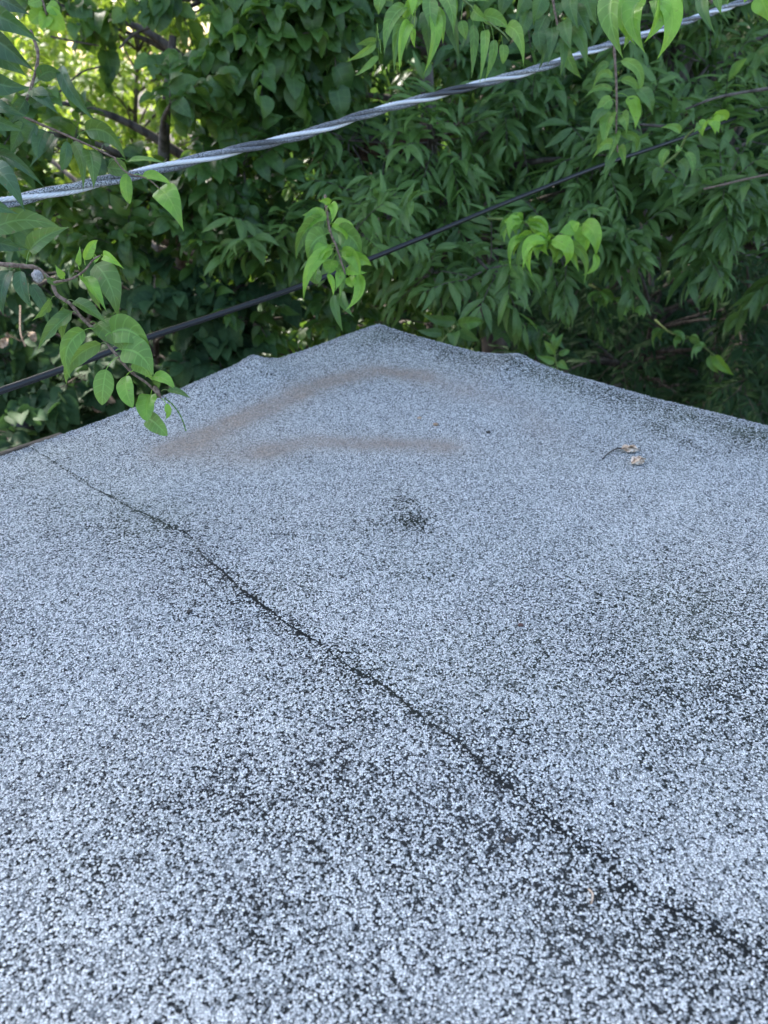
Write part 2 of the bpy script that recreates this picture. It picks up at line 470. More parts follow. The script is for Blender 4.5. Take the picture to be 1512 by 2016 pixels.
house = empty('flat_roof', (*CORNER, 0.0), 'corner of a flat roof covered in pale blue-grey mineral granules with dark worn seam', 'roof')
s_core = np.concatenate([np.linspace(0, 1.7, 230), np.linspace(1.72, 6.5, 60)])
s_ax = np.concatenate([[-0.008, -0.008, -0.004], s_core])
s_dz = np.concatenate([[-0.055, -0.012, -0.003], np.zeros(len(s_core))])
seam_t = np.interp(s_ax, seam_st[:, 0], seam_st[:, 1])
seam_t += 0.0012 * np.sin(s_ax * 61) + 0.0006 * np.sin(s_ax * 147 + 1)


def with_edge(S, T):
    z = height(S, T)
    z += s_dz[:, None]
    return z


# upper sheet: from the right edge to the seam
tau = np.linspace(0, 1, 190)
T1 = seam_t[:, None] * tau[None, :]
T1 = np.concatenate([np.full((len(s_ax), 1), -0.008), np.full((len(s_ax), 1), -0.008), np.full((len(s_ax), 1), -0.004), T1, seam_t[:, None] + 0.0012, seam_t[:, None] + 0.0012], 1)
tdz = np.concatenate([[-0.055, -0.012, -0.003], np.zeros(190), [-0.0006, -0.0030]])
GT = np.array([(-.1, .25), (.1, .3), (.2, .28), (.25, .5), (.35, .45), (.40, .75), (.43, .08), (.50, .25), (.57, .45), (.62, .95), (.68, 1.0), (.71, .45), (.76, .7), (.79, .6), (.81, .06), (.87, .12), (.91, .35), (.96, .3), (1.0, .5), (1.03, .3), (1.06, .08), (1.09, .22), (1.14, .30), (1.16, .05), (1.2, .12), (1.26, .25), (1.4, .1), (2, .5), (7, .4)])
gate = np.interp(s_ax, GT[:, 0], GT[:, 1]) * (1 + 0.5 * np.sin(s_ax * 91) * np.sin(s_ax * 37))
ex1 = np.zeros(T1.shape); ex1[:, -2:] = 0.8 + 3.0 * gate[:, None]; ex1[:, -3] = 0.5 * gate
acc = Acc()
roof_sheet(acc, s_ax, T1, 0.0, lambda S, T: with_edge(S, T) + tdz[None, :], ex1)
acc.build('cap_sheet', M['granule'], house)
# lower sheet: from under the seam to the far side
k2 = np.concatenate([np.linspace(-0.09, -0.006, 10), np.linspace(-0.003, 0.015, 7), np.linspace(0.022, 1.6, 180), np.linspace(1.63, 5.4, 50)])
ex2 = (np.exp(-(np.maximum(k2, 0) / 0.0034) ** 2) * 2.4)[None, :] * np.clip(gate + 0.10, 0.18, 1.4)[:, None]
T2 = seam_t[:, None] + k2[None, :]
acc = Acc()
roof_sheet(acc, s_ax, T2, -0.0022, with_edge, ex2)
acc.build('cap_sheet', M['granule'], house)


def wpt(s, t, z):
    xy = CORNER + s * EB + t * EA
    return np.array([xy[0], xy[1], z])


def prism(acc, quad_xy, z0, z1):
    b = [np.array([*p, z0]) for p in quad_xy] + [np.array([*p, z1]) for p in quad_xy]
    acc.add(b, [[3, 2, 1, 0], [4, 5, 6, 7], [0, 1, 5, 4], [1, 2, 6, 5], [2, 3, 7, 6], [3, 0, 4, 7]])


def strip(acc, s0, s1, t0, t1, z0, z1):
    prism(acc, [wpt(s0, t0, 0)[:2], wpt(s1, t0, 0)[:2], wpt(s1, t1, 0)[:2], wpt(s0, t1, 0)[:2]], z0, z1)


acc = Acc(); strip(acc, -0.030, -0.010, 0.86, 6.3, ROOF_Z - 0.03, ROOF_Z - 0.010); acc.build('drip_edge', M['drip'], house, smooth=False)
acc = Acc(); strip(acc, -0.005, 0.020, 0.0, 6.3, ROOF_Z - 0.24, ROOF_Z - 0.022); acc.build('fascia_board', M['fascia'], house, smooth=False)
acc = Acc(); strip(acc, 0.021, 6.4, -0.005, 0.020, ROOF_Z - 0.24, ROOF_Z - 0.022); acc.build('fascia_board', M['fascia'], house, smooth=False)
acc = Acc(); strip(acc, 0.35, 6.2, 0.35, 6.2, -0.3, ROOF_Z - 0.06); acc.build('wall', M['wall'], house, smooth=False)
acc = Acc(); strip(acc, 0.022, 6.35, 0.022, 6.25, ROOF_Z - 0.055, ROOF_Z - 0.03); acc.build('roof_deck', M['fascia'], house, smooth=False)

# loose granules along the rims and scattered over the sheet
octa = np.array([[1, 0, 0], [0, 1, 0], [-1, 0, 0], [0, -1, 0], [0, 0, .8], [0, 0, -.6]], float)
oq = np.array([[0, 1, 4, 4], [1, 2, 4, 4], [2, 3, 4, 4], [3, 0, 4, 4]])
acc = Acc()
ng = 6500
ss = np.concatenate([rng.uniform(0, 1.4, ng // 2), np.abs(rng.normal(0, .012, ng // 2)), rng.uniform(0, 2, 1200)])
tt = np.concatenate([np.abs(rng.normal(0, .012, ng // 2)), rng.uniform(0, 1.2, ng // 2), rng.uniform(0, 2, 1200)])
sz = rng.uniform(.0008, .0018, len(ss))
xy = CORNER + ss[:, None] * EB + tt[:, None] * EA
cz = ROOF_Z + height(ss, tt) + np.where(tt > np.interp(ss, seam_st[:, 0], seam_st[:, 1]), -0.0022, 0) + sz * 0.4
an = rng.uniform(0, 6.28, len(ss))
o3 = np.empty((len(ss), 6, 3))
ca, sa = np.cos(an)[:, None], np.sin(an)[:, None]
st_ = rng.uniform(.7, 1.3, (len(ss), 1))
o3[..., 0] = xy[:, :1] + sz[:, None] * (octa[:, 0] * ca - octa[:, 1] * sa * st_)
o3[..., 1] = xy[:, 1:] + sz[:, None] * (octa[:, 0] * sa + octa[:, 1] * ca * st_)
o3[..., 2] = cz[:, None] + sz[:, None] * octa[:, 2]
tri = (np.array([[0, 1, 4], [1, 2, 4], [2, 3, 4], [3, 0, 4]])[None] + 6 * np.arange(len(ss))[:, None, None]).reshape(-1, 3)
me = bpy.data.meshes.new('loose_granules')
me.from_pydata((o3.reshape(-1, 3) - np.array([*CORNER, 0.0])).tolist(), [], tri.tolist())
me.materials.append(M['loose'])
lg = bpy.data.objects.new('loose_granules', me); link(lg, house); lg['kind'] = 'stuff'


def on_roof(px, py, dz=0.0):
    g = G(px, py)
    s, t = st(g[:2])
    z = ROOF_Z + float(height(np.array([s]), np.array([t]))[0]) - (0.0022 if t > np.interp(s, seam_st[:, 0], seam_st[:, 1]) else 0)
    return np.array([g[0], g[1], z + dz])


# ------------------------------------------------------------------ ground
def ground_mesh():
    acc = Acc()
    r = np.concatenate([np.linspace(-300, -16, 8), np.linspace(-14, 14, 60), np.linspace(16, 300, 8)])
    X, Y = np.meshgrid(r, r + 4, indexing='ij')
    Z = 0.06 * np.sin(X * 1.1) * np.sin(Y * 0.9 + 1) - 0.05
    v = np.stack([X, Y, Z], -1).reshape(-1, 3)
    n = len(r)
    i, j = np.meshgrid(np.arange(n - 1), np.arange(n - 1), indexing='ij')
    a = i * n + j
    acc.add(v, np.stack([a, a + n, a + n + 1, a + 1], -1).reshape(-1, 4))
    return acc


g = ground_mesh().build('ground', M['soil'], None, origin=(0, 0, 0))
g['kind'] = 'structure'

# ------------------------------------------------------------------ leaf makers
PROFILE = {'ovate': (0.55, 1.40), 'lance': (0.85, 1.25), 'heart': (0.36, 0.62), 'oval': (0.62, 0.78)}


def prof(kind, u):
    a, b = PROFILE[kind]
    m = a / (a + b)
    w = (u ** a) * ((1 - u) ** b) / ((m ** a) * ((1 - m) ** b))
    if kind in ('ovate', 'lance'):
        w = w + 0.06 * np.sin(np.pi * u) * u
    return w


def hand_leaf(acc, base, tip, width, bow=0.0, out=0.12, rot=0.0, kind='ovate', fold=0.35, wave=0.05, tint=0.5, nu=14, attach=None, toward=None, chew=0):
    """one leaf with a bent midrib, folded and rippled blade; optional stalk"""
    base = np.asarray(base, float); tip = np.asarray(tip, float)
    L = np.linalg.norm(tip - base)
    d = nrm(tip - base)
    to = nrm(CAM - base) if toward is None else nrm(toward)
    nn = nrm(to - d * (to @ d))
    sd_ = np.cross(nn, d)
    ctrl = (base + tip) / 2 + bow * L * sd_ * 1.6 + out * L * nn * 1.6
    u = np.linspace(0, 1, nu + 1)[:, None]
    mid = (1 - u) ** 2 * base + 2 * u * (1 - u) * ctrl + u ** 2 * tip
    T = nrm(2 * (1 - u) * (ctrl - base) + 2 * u * (tip - ctrl))
    c, s_ = math.cos(rot), math.sin(rot)
    n0 = nn * c + sd_ * s_
    Nn = nrm(n0 - T * np.sum(n0 * T, 1, keepdims=True))
    S = np.cross(Nn, T)
    w = prof(kind, u[:, 0]) * width * 0.5 / max(0.45, abs(math.cos(rot)))
    vv = np.array([-1, -0.62, -0.28, 0, 0.28, 0.62, 1.0])
    ph = rng.uniform(0, 6.28, 2)
    V = []
    A = []
    for k in vv:
        rip = wave * np.sin(u[:, 0] * 15 + ph[0 if k < 0 else 1]) * abs(k) ** 2
        ww = w.copy()
        if chew and k * chew > 0.9:
            ww *= 1 - 0.42 * np.clip(np.sin(u[:, 0] * 19 + ph[0]), 0, 1)
        V.append(mid + S * (k * ww)[:, None] + Nn * ((fold * abs(k) * (1 - 0.3 * abs(k)) * w) + rip * w)[:, None])
        A.append(np.stack([u[:, 0], np.full(nu + 1, k), np.full(nu + 1, tint)], 1))
    V = np.stack(V, 1).reshape(-1, 3)
    A = np.stack(A, 1).reshape(-1, 3)
    m = len(vv)
    i, j = np.meshgrid(np.arange(nu), np.arange(m - 1), indexing='ij')
    a = i * m + j
    acc.add(V, np.stack([a, a + m, a + m + 1, a + 1], -1).reshape(-1, 4), A)
    if attach is not None:
        at = np.asarray(attach, float)
        if np.linalg.norm(at - base) > 1e-4:
            md = (at + base) / 2 + np.array([0, 0, 0.12]) * np.linalg.norm(at - base)
            p = smooth_path([at, md, base], 6)
            r = max(0.0005, width * 0.022)
            q0 = acc.n
            tube(acc, p, r, 5, 1.0, cap=False)
            acc.a[-1][:, 0] = 0.5; acc.a[-1][:, 1] = 0.0


def branch(name, label, z, twigs, leaves, mat, twig_mat, kind='ovate', group='leafy branch tips hanging before the thicket', zs=0.0, extra=None, rtw=0.002, mats=None, cat='branch'):
    """twigs: list of (pixel polyline, r0px, r1px); leaves: dicts or tuples"""
    first = twigs[0][0][0]
    root = empty(name, P(first[0], first[1], z), label, cat, group)
    acc = Acc()
    for tw in twigs:
        pts, r0, r1 = tw[:3]
        zz = tw[3] if len(tw) > 3 else [z + zs * k for k in range(len(pts))]
        if len(zz) == 2 and len(pts) > 2: zz = np.linspace(zz[0], zz[1], len(pts))
        path = smooth_path([P(a, b, c) for (a, b), c in zip(pts, zz)], max(12, 5 * len(pts)))
        rr = np.linspace(r0, r1, len(path)) * np.mean(zz) / F_PX
        rr = rr * (1 + 0.12 * np.sin(np.arange(len(path)) * 1.9))
        tube(acc, path, rr, 7, 0.5)
    acc.build('twig', twig_mat, root)
    for i, lf in enumerate(leaves):
        (ax, ay, bx, by, tx, ty, w), o = lf[:7], (lf[7] if len(lf) > 7 else {})
        zl = z + o.get('dz', rng.uniform(-0.012, 0.012) * z)
        zt = zl + o.get('dt', rng.uniform(-0.02, 0.02))
        acc = Acc()
        hand_leaf(acc, P(bx, by, zl), P(tx, ty, zt), w * z / F_PX, o.get('bow', rng.uniform(-.1, .1)), o.get('out', rng.uniform(.08, .32)), o.get('rot', rng.uniform(-.5, .5)),
                  o.get('kind', kind), o.get('fold', rng.uniform(.3, .8)), o.get('wave', rng.uniform(.04, .14)), o.get('tint', rng.uniform(.1, .9)), attach=P(ax, ay, z) if (ax, ay) != (bx, by) else None, chew=o.get('chew', 0))
        mm = o.get('mat', mat)
        acc.build('leaf', mm, root)
    if extra: extra(root)
    return root


# ------------------------------------------------------------------ the near branch over the roof edge
def gall(root):
    a = Acc()
    n1, n2 = 12, 16
    c = P(74, 544, 1.045)
    th, ph = np.meshgrid(np.linspace(0.05, math.pi - .05, n1), np.linspace(0, 2 * math.pi, n2, endpoint=False), indexing='ij')
    r = 0.0072 * (1 + 0.13 * np.sin(5 * ph) * np.sin(th * 4) + 0.06 * np.sin(9 * ph + 2))
    v = np.stack([r * np.sin(th) * np.cos(ph), r * np.sin(th) * np.sin(ph) * .9, r * np.cos(th) * 1.15], -1) + c
    i, j = np.meshgrid(np.arange(n1 - 1), np.arange(n2), indexing='ij')
    q = np.stack([i * n2 + j, (i + 1) * n2 + j, (i + 1) * n2 + (j + 1) % n2, i * n2 + (j + 1) % n2], -1).reshape(-1, 4)
    a.add(v.reshape(-1, 3), q)
    o = a.build('gall', M['gall'], root)
    # dangling string of buds
    a = Acc()
    p = smooth_path([P(324, 783, 1.04), P(343, 800, 1.04), P(357, 822, 1.04), P(366, 848, 1.05)], 26)
    tube(a, p, 0.0009 * (1 + 0.5 * np.sin(np.arange(26) * 2.1)), 6)
    a.build('bud_string', L_MIDB, root)
    a = Acc()
    tube(a, smooth_path([P(303, 760, 1.04), P(310, 772, 1.035), P(318, 785, 1.04)], 10), np.array([1, 2.6, 3.6, 4, 3.8, 3, 2.6, 2, 1.2, .5]) * .001, 8)
    a.build('bud', M['twig'], root)


D = dict
branch('leafy_branch', 'near branch with veined green leaves and round gall drooping over left roof edge', 1.04,
       [([(-60, 512), (0, 520), (45, 524), (72, 528), (100, 553), (112, 580), (138, 598), (165, 630), (192, 655), (228, 697), (258, 732), (290, 755), (312, 778)], 5, 2.2, [1.06, 1.04]),
        ([(106, 556), (140, 549), (166, 533), (182, 513), (197, 503)], 2.6, 1.4, [1.04, 1.02])],
       [(52, 521, 58, 494, 138, 447, 34, D(bow=.10, rot=.3, mat=L_NEAR)),
        (108, 583, 100, 590, 62, 632, 17, D(rot=.6, chew=1)),
        (127, 598, 124, 603, 123, 676, 20, D(rot=.7, bow=-.05, chew=-1)),
        (150, 617, 143, 613, 74, 690, 27, D(bow=-.06, chew=1, mat=L_NEAR)),
        (184, 648, 166, 650, 140, 747, 33, D(bow=-.26, rot=.15, tint=.3, mat=L_MIDB, dz=-.01)),
        (210, 677, 199, 676, 131, 758, 31, D(bow=-.22, rot=.3, tint=.9, mat=L_NEAR, dz=.01)),
        (234, 702, 209, 727, 201, 798, 38, D(bow=-.03, rot=.1, fold=.25, kind='oval', mat=L_MIDB)),
        (262, 730, 248, 740, 262, 803, 32, D(bow=-.08, mat=L_BRIGHT, tint=.0, kind='oval')),
        (300, 767, 297, 777, 291, 830, 36, D(bow=-.1, mat=L_BRIGHT, tint=.0, kind='heart')),
        (291, 822, 291, 823, 330, 858, 34, D(bow=.05, kind='heart', mat=L_MIDB)),
        (318, 785, 327, 795, 325, 826, 13, D(bow=.25, mat=L_BRIGHT)),
        (286, 742, 300, 742, 347, 770, 24, D(bow=.18, rot=.5, mat=L_BRIGHT, tint=.1)),
        (318, 770, 330, 768, 377, 786, 13, D(bow=.1, rot=.5)),
        (207, 662, 220, 655, 301, 700, 56, D(bow=.26, rot=-.1, mat=L_MIDB, tint=.2, dt=-.01)),
        (228, 690, 240, 689, 303, 740, 58, D(bow=.22, mat=L_MIDB, tint=.3)),
        (250, 712, 262, 712, 300, 750, 34, D(bow=.15, mat=L_MIDB, dz=.01)),
        (132, 592, 146, 593, 213, 640, 24, D(bow=.05, rot=.5)),
        (178, 635, 190, 636, 258, 700, 50, D(bow=.05, dz=.02, tint=.7)),
        (163, 540, 163, 545, 210, 614, 25, D(bow=.03, rot=.6, mat=L_BRIGHT, tint=.0)),
        (170, 545, 172, 552, 200, 612, 18, D(bow=-.05, rot=.6, dz=.01)),
        (183, 513, 187, 520, 232, 628, 52, D(bow=.12, rot=-.1, mat=L_NEAR, tint=.6, fold=.2)),
        (199, 503, 203, 504, 245, 530, 19, D(bow=.08, mat=L_BRIGHT, tint=1.)),
        (168, 522, 166, 512, 193, 473, 20, D(bow=.1, mat=L_BRIGHT, tint=.5)),
        (156, 530, 154, 522, 157, 483, 11, D(bow=-.05, mat=L_BRIGHT, tint=.3, rot=.6)),
        (190, 506, 186, 501, 200, 503, 9, D(bow=-.5, mat=L_BRIGHT)),
        (127, 552, 127, 546, 109, 521, 14, D(bow=.1, mat=L_BRIGHT, tint=.2)),
        (88, 540, 92, 548, 127, 556, 13, D(bow=-.1)),
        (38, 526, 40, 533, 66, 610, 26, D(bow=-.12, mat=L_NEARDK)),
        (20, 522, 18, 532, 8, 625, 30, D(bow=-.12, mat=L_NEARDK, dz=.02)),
        (60, 600, 60, 560, 95, 640, 26, D(dz=.09, mat=L_NEARDK))],
       L_NEAR, M['twig'], extra=gall)

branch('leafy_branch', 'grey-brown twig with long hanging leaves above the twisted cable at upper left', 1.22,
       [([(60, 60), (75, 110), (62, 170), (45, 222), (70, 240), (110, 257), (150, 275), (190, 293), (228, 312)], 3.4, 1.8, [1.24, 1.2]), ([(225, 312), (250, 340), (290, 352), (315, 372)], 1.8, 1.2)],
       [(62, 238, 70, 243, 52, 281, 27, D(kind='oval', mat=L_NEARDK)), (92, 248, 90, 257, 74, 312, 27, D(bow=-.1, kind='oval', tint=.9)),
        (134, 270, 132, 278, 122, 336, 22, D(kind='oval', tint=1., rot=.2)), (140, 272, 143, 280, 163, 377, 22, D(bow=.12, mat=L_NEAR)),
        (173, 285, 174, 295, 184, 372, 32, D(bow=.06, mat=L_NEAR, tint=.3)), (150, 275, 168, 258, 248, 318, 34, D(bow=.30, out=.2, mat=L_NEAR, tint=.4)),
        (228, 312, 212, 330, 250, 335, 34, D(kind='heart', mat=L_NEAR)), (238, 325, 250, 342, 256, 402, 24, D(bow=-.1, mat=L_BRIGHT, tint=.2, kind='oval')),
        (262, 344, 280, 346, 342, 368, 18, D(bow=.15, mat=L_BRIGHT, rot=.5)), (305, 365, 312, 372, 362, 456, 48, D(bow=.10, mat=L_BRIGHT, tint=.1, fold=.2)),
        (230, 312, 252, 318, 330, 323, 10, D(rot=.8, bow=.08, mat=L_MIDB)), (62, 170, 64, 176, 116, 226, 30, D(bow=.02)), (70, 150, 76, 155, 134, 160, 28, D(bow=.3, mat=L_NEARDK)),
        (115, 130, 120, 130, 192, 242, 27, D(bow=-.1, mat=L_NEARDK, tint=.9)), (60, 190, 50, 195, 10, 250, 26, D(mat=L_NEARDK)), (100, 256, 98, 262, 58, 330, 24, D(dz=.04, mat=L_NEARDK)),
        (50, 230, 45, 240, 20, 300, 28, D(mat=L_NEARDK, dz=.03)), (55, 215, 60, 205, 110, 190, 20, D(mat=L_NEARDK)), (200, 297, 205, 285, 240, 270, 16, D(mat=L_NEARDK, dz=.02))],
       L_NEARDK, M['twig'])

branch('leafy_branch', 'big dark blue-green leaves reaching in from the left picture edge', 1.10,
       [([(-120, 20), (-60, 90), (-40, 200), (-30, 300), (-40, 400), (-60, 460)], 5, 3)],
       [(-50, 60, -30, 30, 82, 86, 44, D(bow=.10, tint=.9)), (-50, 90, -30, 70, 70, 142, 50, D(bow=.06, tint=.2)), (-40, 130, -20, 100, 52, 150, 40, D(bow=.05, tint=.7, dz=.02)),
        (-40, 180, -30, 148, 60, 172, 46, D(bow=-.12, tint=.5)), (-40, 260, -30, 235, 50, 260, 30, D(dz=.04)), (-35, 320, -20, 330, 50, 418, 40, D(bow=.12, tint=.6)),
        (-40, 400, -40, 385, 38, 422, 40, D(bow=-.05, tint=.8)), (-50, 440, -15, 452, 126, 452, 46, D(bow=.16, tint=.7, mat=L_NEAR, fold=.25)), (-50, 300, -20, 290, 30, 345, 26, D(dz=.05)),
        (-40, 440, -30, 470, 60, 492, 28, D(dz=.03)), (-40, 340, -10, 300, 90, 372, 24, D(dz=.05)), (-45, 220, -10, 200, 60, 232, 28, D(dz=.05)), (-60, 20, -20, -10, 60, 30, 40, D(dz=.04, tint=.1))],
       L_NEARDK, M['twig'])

branch('leafy_branch', 'small tip of round bright green leaves at the top left corner', 1.7,
       [([(60, -60), (80, -10), (92, 30)], 3, 1.8)],
       [(88, 20, 88, 25, 60, 45, 30, D(kind='heart')), (88, 15, 84, 15, 62, 20, 24, D(kind='heart')), (92, 25, 92, 28, 80, 58, 26, D(kind='oval')), (92, 30, 96, 30, 127, 60, 40, D(kind='oval', tint=.9)),
        (90, 10, 95, 8, 118, 30, 26, D(kind='oval')), (86, 0, 80, 0, 55, 8, 22, D(kind='oval', mat=L_MIDB))], L_BRIGHT, M['twig'])

branch('leafy_branch', 'cluster of long pale green leaves hanging at top centre', 1.42,
       [([(850, -120), (842, -40), (835, 5)], 3.5, 2, [1.5, 1.42])],
       [(835, 0, 800, 12, 757, 108, 28, D(bow=-.16, mat=L_MIDB)), (835, -5, 803, 40, 776, 143, 26, D(bow=-.12, mat=L_MIDB)), (835, 0, 808, 45, 786, 144, 22, D(bow=-.1)), (840, 5, 845, 20, 833, 149, 26, D(bow=.16)),
        (842, 5, 852, 15, 872, 88, 24, D(bow=.12)), (812, -20, 806, -15, 811, 34, 20, D(tint=1.)), (845, -10, 870, -10, 893, 70, 28, D(bow=.14, mat=L_MIDB)), (845, -10, 885, -10, 897, 40, 20, D(mat=L_MIDB)),
        (820, 10, 815, 55, 818, 96, 11, D(tint=1., bow=-.12)), (835, 0, 830, -5, 790, 55, 24, D(bow=-.14)), (835, 0, 846, 0, 855, 75, 30, D(mat=L_MIDB)), (835, 5, 812, 30, 800, 100, 28, D(mat=L_TOP, dz=.04)), (838, 5, 838, 20, 842, 115, 30, D(mat=L_TOP, dz=.05)),
        (760, -30, 752, -10, 745, 30, 24, D(mat=L_MIDB)), (750, -20, 775, 5, 740, -5, 18, D(mat=L_TOP)), (870, 0, 880, 10, 905, 120, 30, D(mat=L_TOP, dz=.05)),
        (745, 75, 740, 80, 700, 88, 16, D(mat=L_MIDB, dz=.2)), (745, 80, 740, 85, 680, 122, 16, D(mat=L_MIDB, dz=.2)), (750, 105, 745, 110, 698, 150, 14, D(mat=L_MIDB, dz=.2))],
       L_BRIGHT, M['greentwig'])

branch('leafy_branch', 'arching twig with a row of narrow leaves hanging like a comb', 1.45,
       [([(890, -60), (910, -5), (935, 18), (965, 45), (990, 65), (1003, 80)], 2.6, 1.4)],
       [(925, 20, 932, 48, 928, 156, 18, D(bow=.03)), (945, 35, 954, 60, 944, 166, 18, D(bow=.04)), (965, 48, 972, 78, 954, 160, 17, D(bow=.08)), (985, 65, 990, 88, 990, 126, 19, D(kind='oval', tint=.9)),
        (980, 55, 997, 52, 1031, 132, 26, D(bow=.18, tint=.9)), (945, 25, 950, 32, 1004, 60, 28, D(bow=.14, tint=.7)), (925, 10, 932, 20, 965, 42, 24, D(tint=.5)), (912, 5, 908, 40, 918, 80, 20, D(tint=.4)),
        (905, 0, 915, -10, 965, 5, 22, D(bow=.1, mat=L_MIDB)), (940, 30, 925, 60, 905, 100, 20, D(mat=L_TOP, dz=.06))], L_MIDB, M['greentwig'])

branch('leafy_branch', 'dark green leaf bunch hanging over the cable right of top centre', 1.65,
       [([(1080, -120), (1085, -40), (1090, 10), (1100, 60)], 4, 2)],
       [(1085, -20, 1040, -10, 1015, 40, 34), (1085, -10, 1070, -10, 1050, 52, 34, D(tint=.9)), (1088, 0, 1100, 5, 1080, 45, 26), (1090, 20, 1060, 60, 1068, 112, 26), (1092, 30, 1085, 55, 1078, 130, 26),
        (1098, 50, 1105, 75, 1102, 155, 18, D(tint=.9)), (1100, 60, 1112, 95, 1146, 155, 22, D(bow=-.08, mat=L_MIDB, tint=.1)), (1098, 45, 1125, 55, 1155, 136, 27, D(bow=.12, tint=.9)), (1090, 20, 1110, 40, 1125, 100, 30),
        (1085, -20, 1125, -10, 1140, 60, 32), (1085, -20, 1150, -20, 1175, 50, 32), (1088, 0, 1040, 20, 1025, 85, 28), (1088, 10, 1075, 30, 1050, 110, 28), (1085, -20, 1000, -20, 985, 40, 32), (1092, 10, 1130, 10, 1168, 85, 28), (1095, 40, 1090, 70, 1060, 140, 20)],
       L_TOP, M['twig'])

branch('leafy_branch', 'brightest yellow-green leaf cluster crossing in front of the cable at top right', 1.16,
       [([(1290, -140), (1280, -60), (1268, -8)], 4, 2.2)],
       [(1268, -10, 1213, -15, 1228, 118, 42, D(bow=-.14, mat=L_MIDB, tint=.6, fold=.8, out=.3)), (1268, -10, 1242, -5, 1226, 100, 34, D(bow=.1, mat=L_MIDB, tint=.8, dz=.02)), (1268, -8, 1262, 0, 1271, 106, 40, D(bow=-.22, tint=.2, fold=.8, out=.3)),
        (1270, -5, 1298, -5, 1267, 86, 30, D(bow=.16, tint=.7, fold=.9, rot=.5)), (1268, -10, 1240, -15, 1252, 90, 30, D(bow=-.2, tint=.6, fold=.8, dz=.02)), (1270, -5, 1300, -8, 1293, 118, 40, D(bow=.26, tint=.9)), (1275, -8, 1310, -10, 1316, 92, 44, D(bow=.18, tint=.0)), (1275, -8, 1290, 0, 1288, 50, 20, D(mat=L_MIDB)),
        (1280, -10, 1335, -20, 1338, 66, 16, D(mat=L_MIDB, dz=.1)), (1262, -15, 1200, -10, 1212, 60, 30, D(mat=L_MIDB, dz=.05))], L_BRIGHT, M['greentwig'])

branch('leafy_branch', 'few drooping leaves below the cable near the top right corner', 1.25,
       [([(1400, -100), (1395, -40), (1392, -10)], 3, 2), ([(1400, -100), (1470, -60), (1505, -20)], 3, 2)],
       [(1392, -10, 1385, -8, 1408, 66, 24, D(bow=-.1, mat=L_TOP, tint=1.)), (1505, -20, 1490, -10, 1513, 44, 40, D(bow=.1)), (1505, -20, 1475, -20, 1465, 6, 30, D(tint=.9)), (1505, -20, 1525, -20, 1530, 40, 34), (1395, -20, 1410, -10, 1420, 30, 18, D(mat=L_MIDB, dz=.1)),
        (1450, -60, 1440, -40, 1432, 12, 26, D(mat=L_MIDB))], L_BRIGHT, M['twig'])

lv = [(1212, 158, 1207, 152, 1166, 178, 15, D(bow=-.42, tint=.7)), (1212, 182, 1206, 178, 1150, 194, 12, D(bow=-.25)), (1212, 200, 1205, 195, 1176, 246, 25, D(bow=-.2, tint=.9)), (1212, 225, 1206, 222, 1190, 296, 28, D(bow=-.1, tint=1.)),
      (1212, 250, 1206, 248, 1176, 308, 24, D(bow=-.2)), (1212, 262, 1208, 262, 1196, 318, 22, D(bow=.1)), (1212, 285, 1205, 284, 1165, 314, 18, D(bow=-.2)), (1212, 215, 1200, 212, 1162, 262, 22, D(bow=-.2, mat=L_TOP)),
      (1210, 128, 1222, 120, 1254, 200, 19, D(bow=.34, tint=.9)), (1212, 165, 1222, 158, 1256, 196, 15, D(bow=.3, tint=.6)), (1214, 185, 1256, 176, 1284, 226, 24, D(bow=.15, mat=L_TOP, tint=1.)), (1214, 185, 1236, 190, 1250, 256, 24, D(bow=.15, tint=1., mat=L_BRIGHT)),
      (1214, 230, 1224, 226, 1234, 266, 22, D(bow=.1)), (1214, 262, 1222, 264, 1250, 302, 16, D(bow=.45)), (1214, 290, 1220, 288, 1228, 330, 16, D(bow=.1)), (1212, 130, 1200, 128, 1172, 150, 14, D(bow=-.3)), (1214, 210, 1226, 205, 1262, 235, 20, D(bow=.3, mat=L_TOP)), (1214, 295, 1210, 300, 1190, 345, 20, D(mat=L_TOP))]
branch('leafy_branch', 'vertical hanging sprig of paired curling leaves left of the small yellow tip', 1.95,
       [([(1200, 30), (1208, 90), (1212, 140), (1214, 200), (1213, 260), (1216, 300)], 3, 1.6, [1.95, 1.95])], lv, L_MIDB, M['twig'])

branch('leafy_branch', 'small curled yellow-green tip standing out at right', 2.0,
       [([(1300, 330), (1335, 300), (1352, 268), (1378, 248), (1400, 232)], 3, 1.6, [2.2, 2.0])],
       [(1395, 236, 1392, 236, 1384, 270, 18, D(tint=.8, bow=-.2)), (1400, 232, 1402, 232, 1408, 266, 24, D(tint=.8, bow=.1)), (1402, 230, 1405, 226, 1430, 238, 22, D(tint=.9, bow=.25)), (1405, 235, 1408, 238, 1416, 262, 14, D(tint=.6)), (1380, 246, 1376, 246, 1366, 262, 14, D(mat=L_MIDB)),
        (1350, 270, 1340, 262, 1300, 252, 14, D(bow=-.2, mat=L_MIDB)), (1350, 275, 1338, 290, 1330, 300, 14, D(mat=L_MIDB)), (1335, 300, 1350, 300, 1360, 350, 15, D(bow=.2, mat=L_MIDB)), (1330, 300, 1315, 295, 1305, 330, 18, D(bow=-.2, mat=L_MIDB)), (1320, 312, 1335, 318, 1345, 365, 20, D(bow=.2, mat=L_TOP)), (1312, 320, 1300, 330, 1290, 372, 22, D(bow=-.1, mat=L_TOP))],
       L_BRIGHT, M['greentwig'])

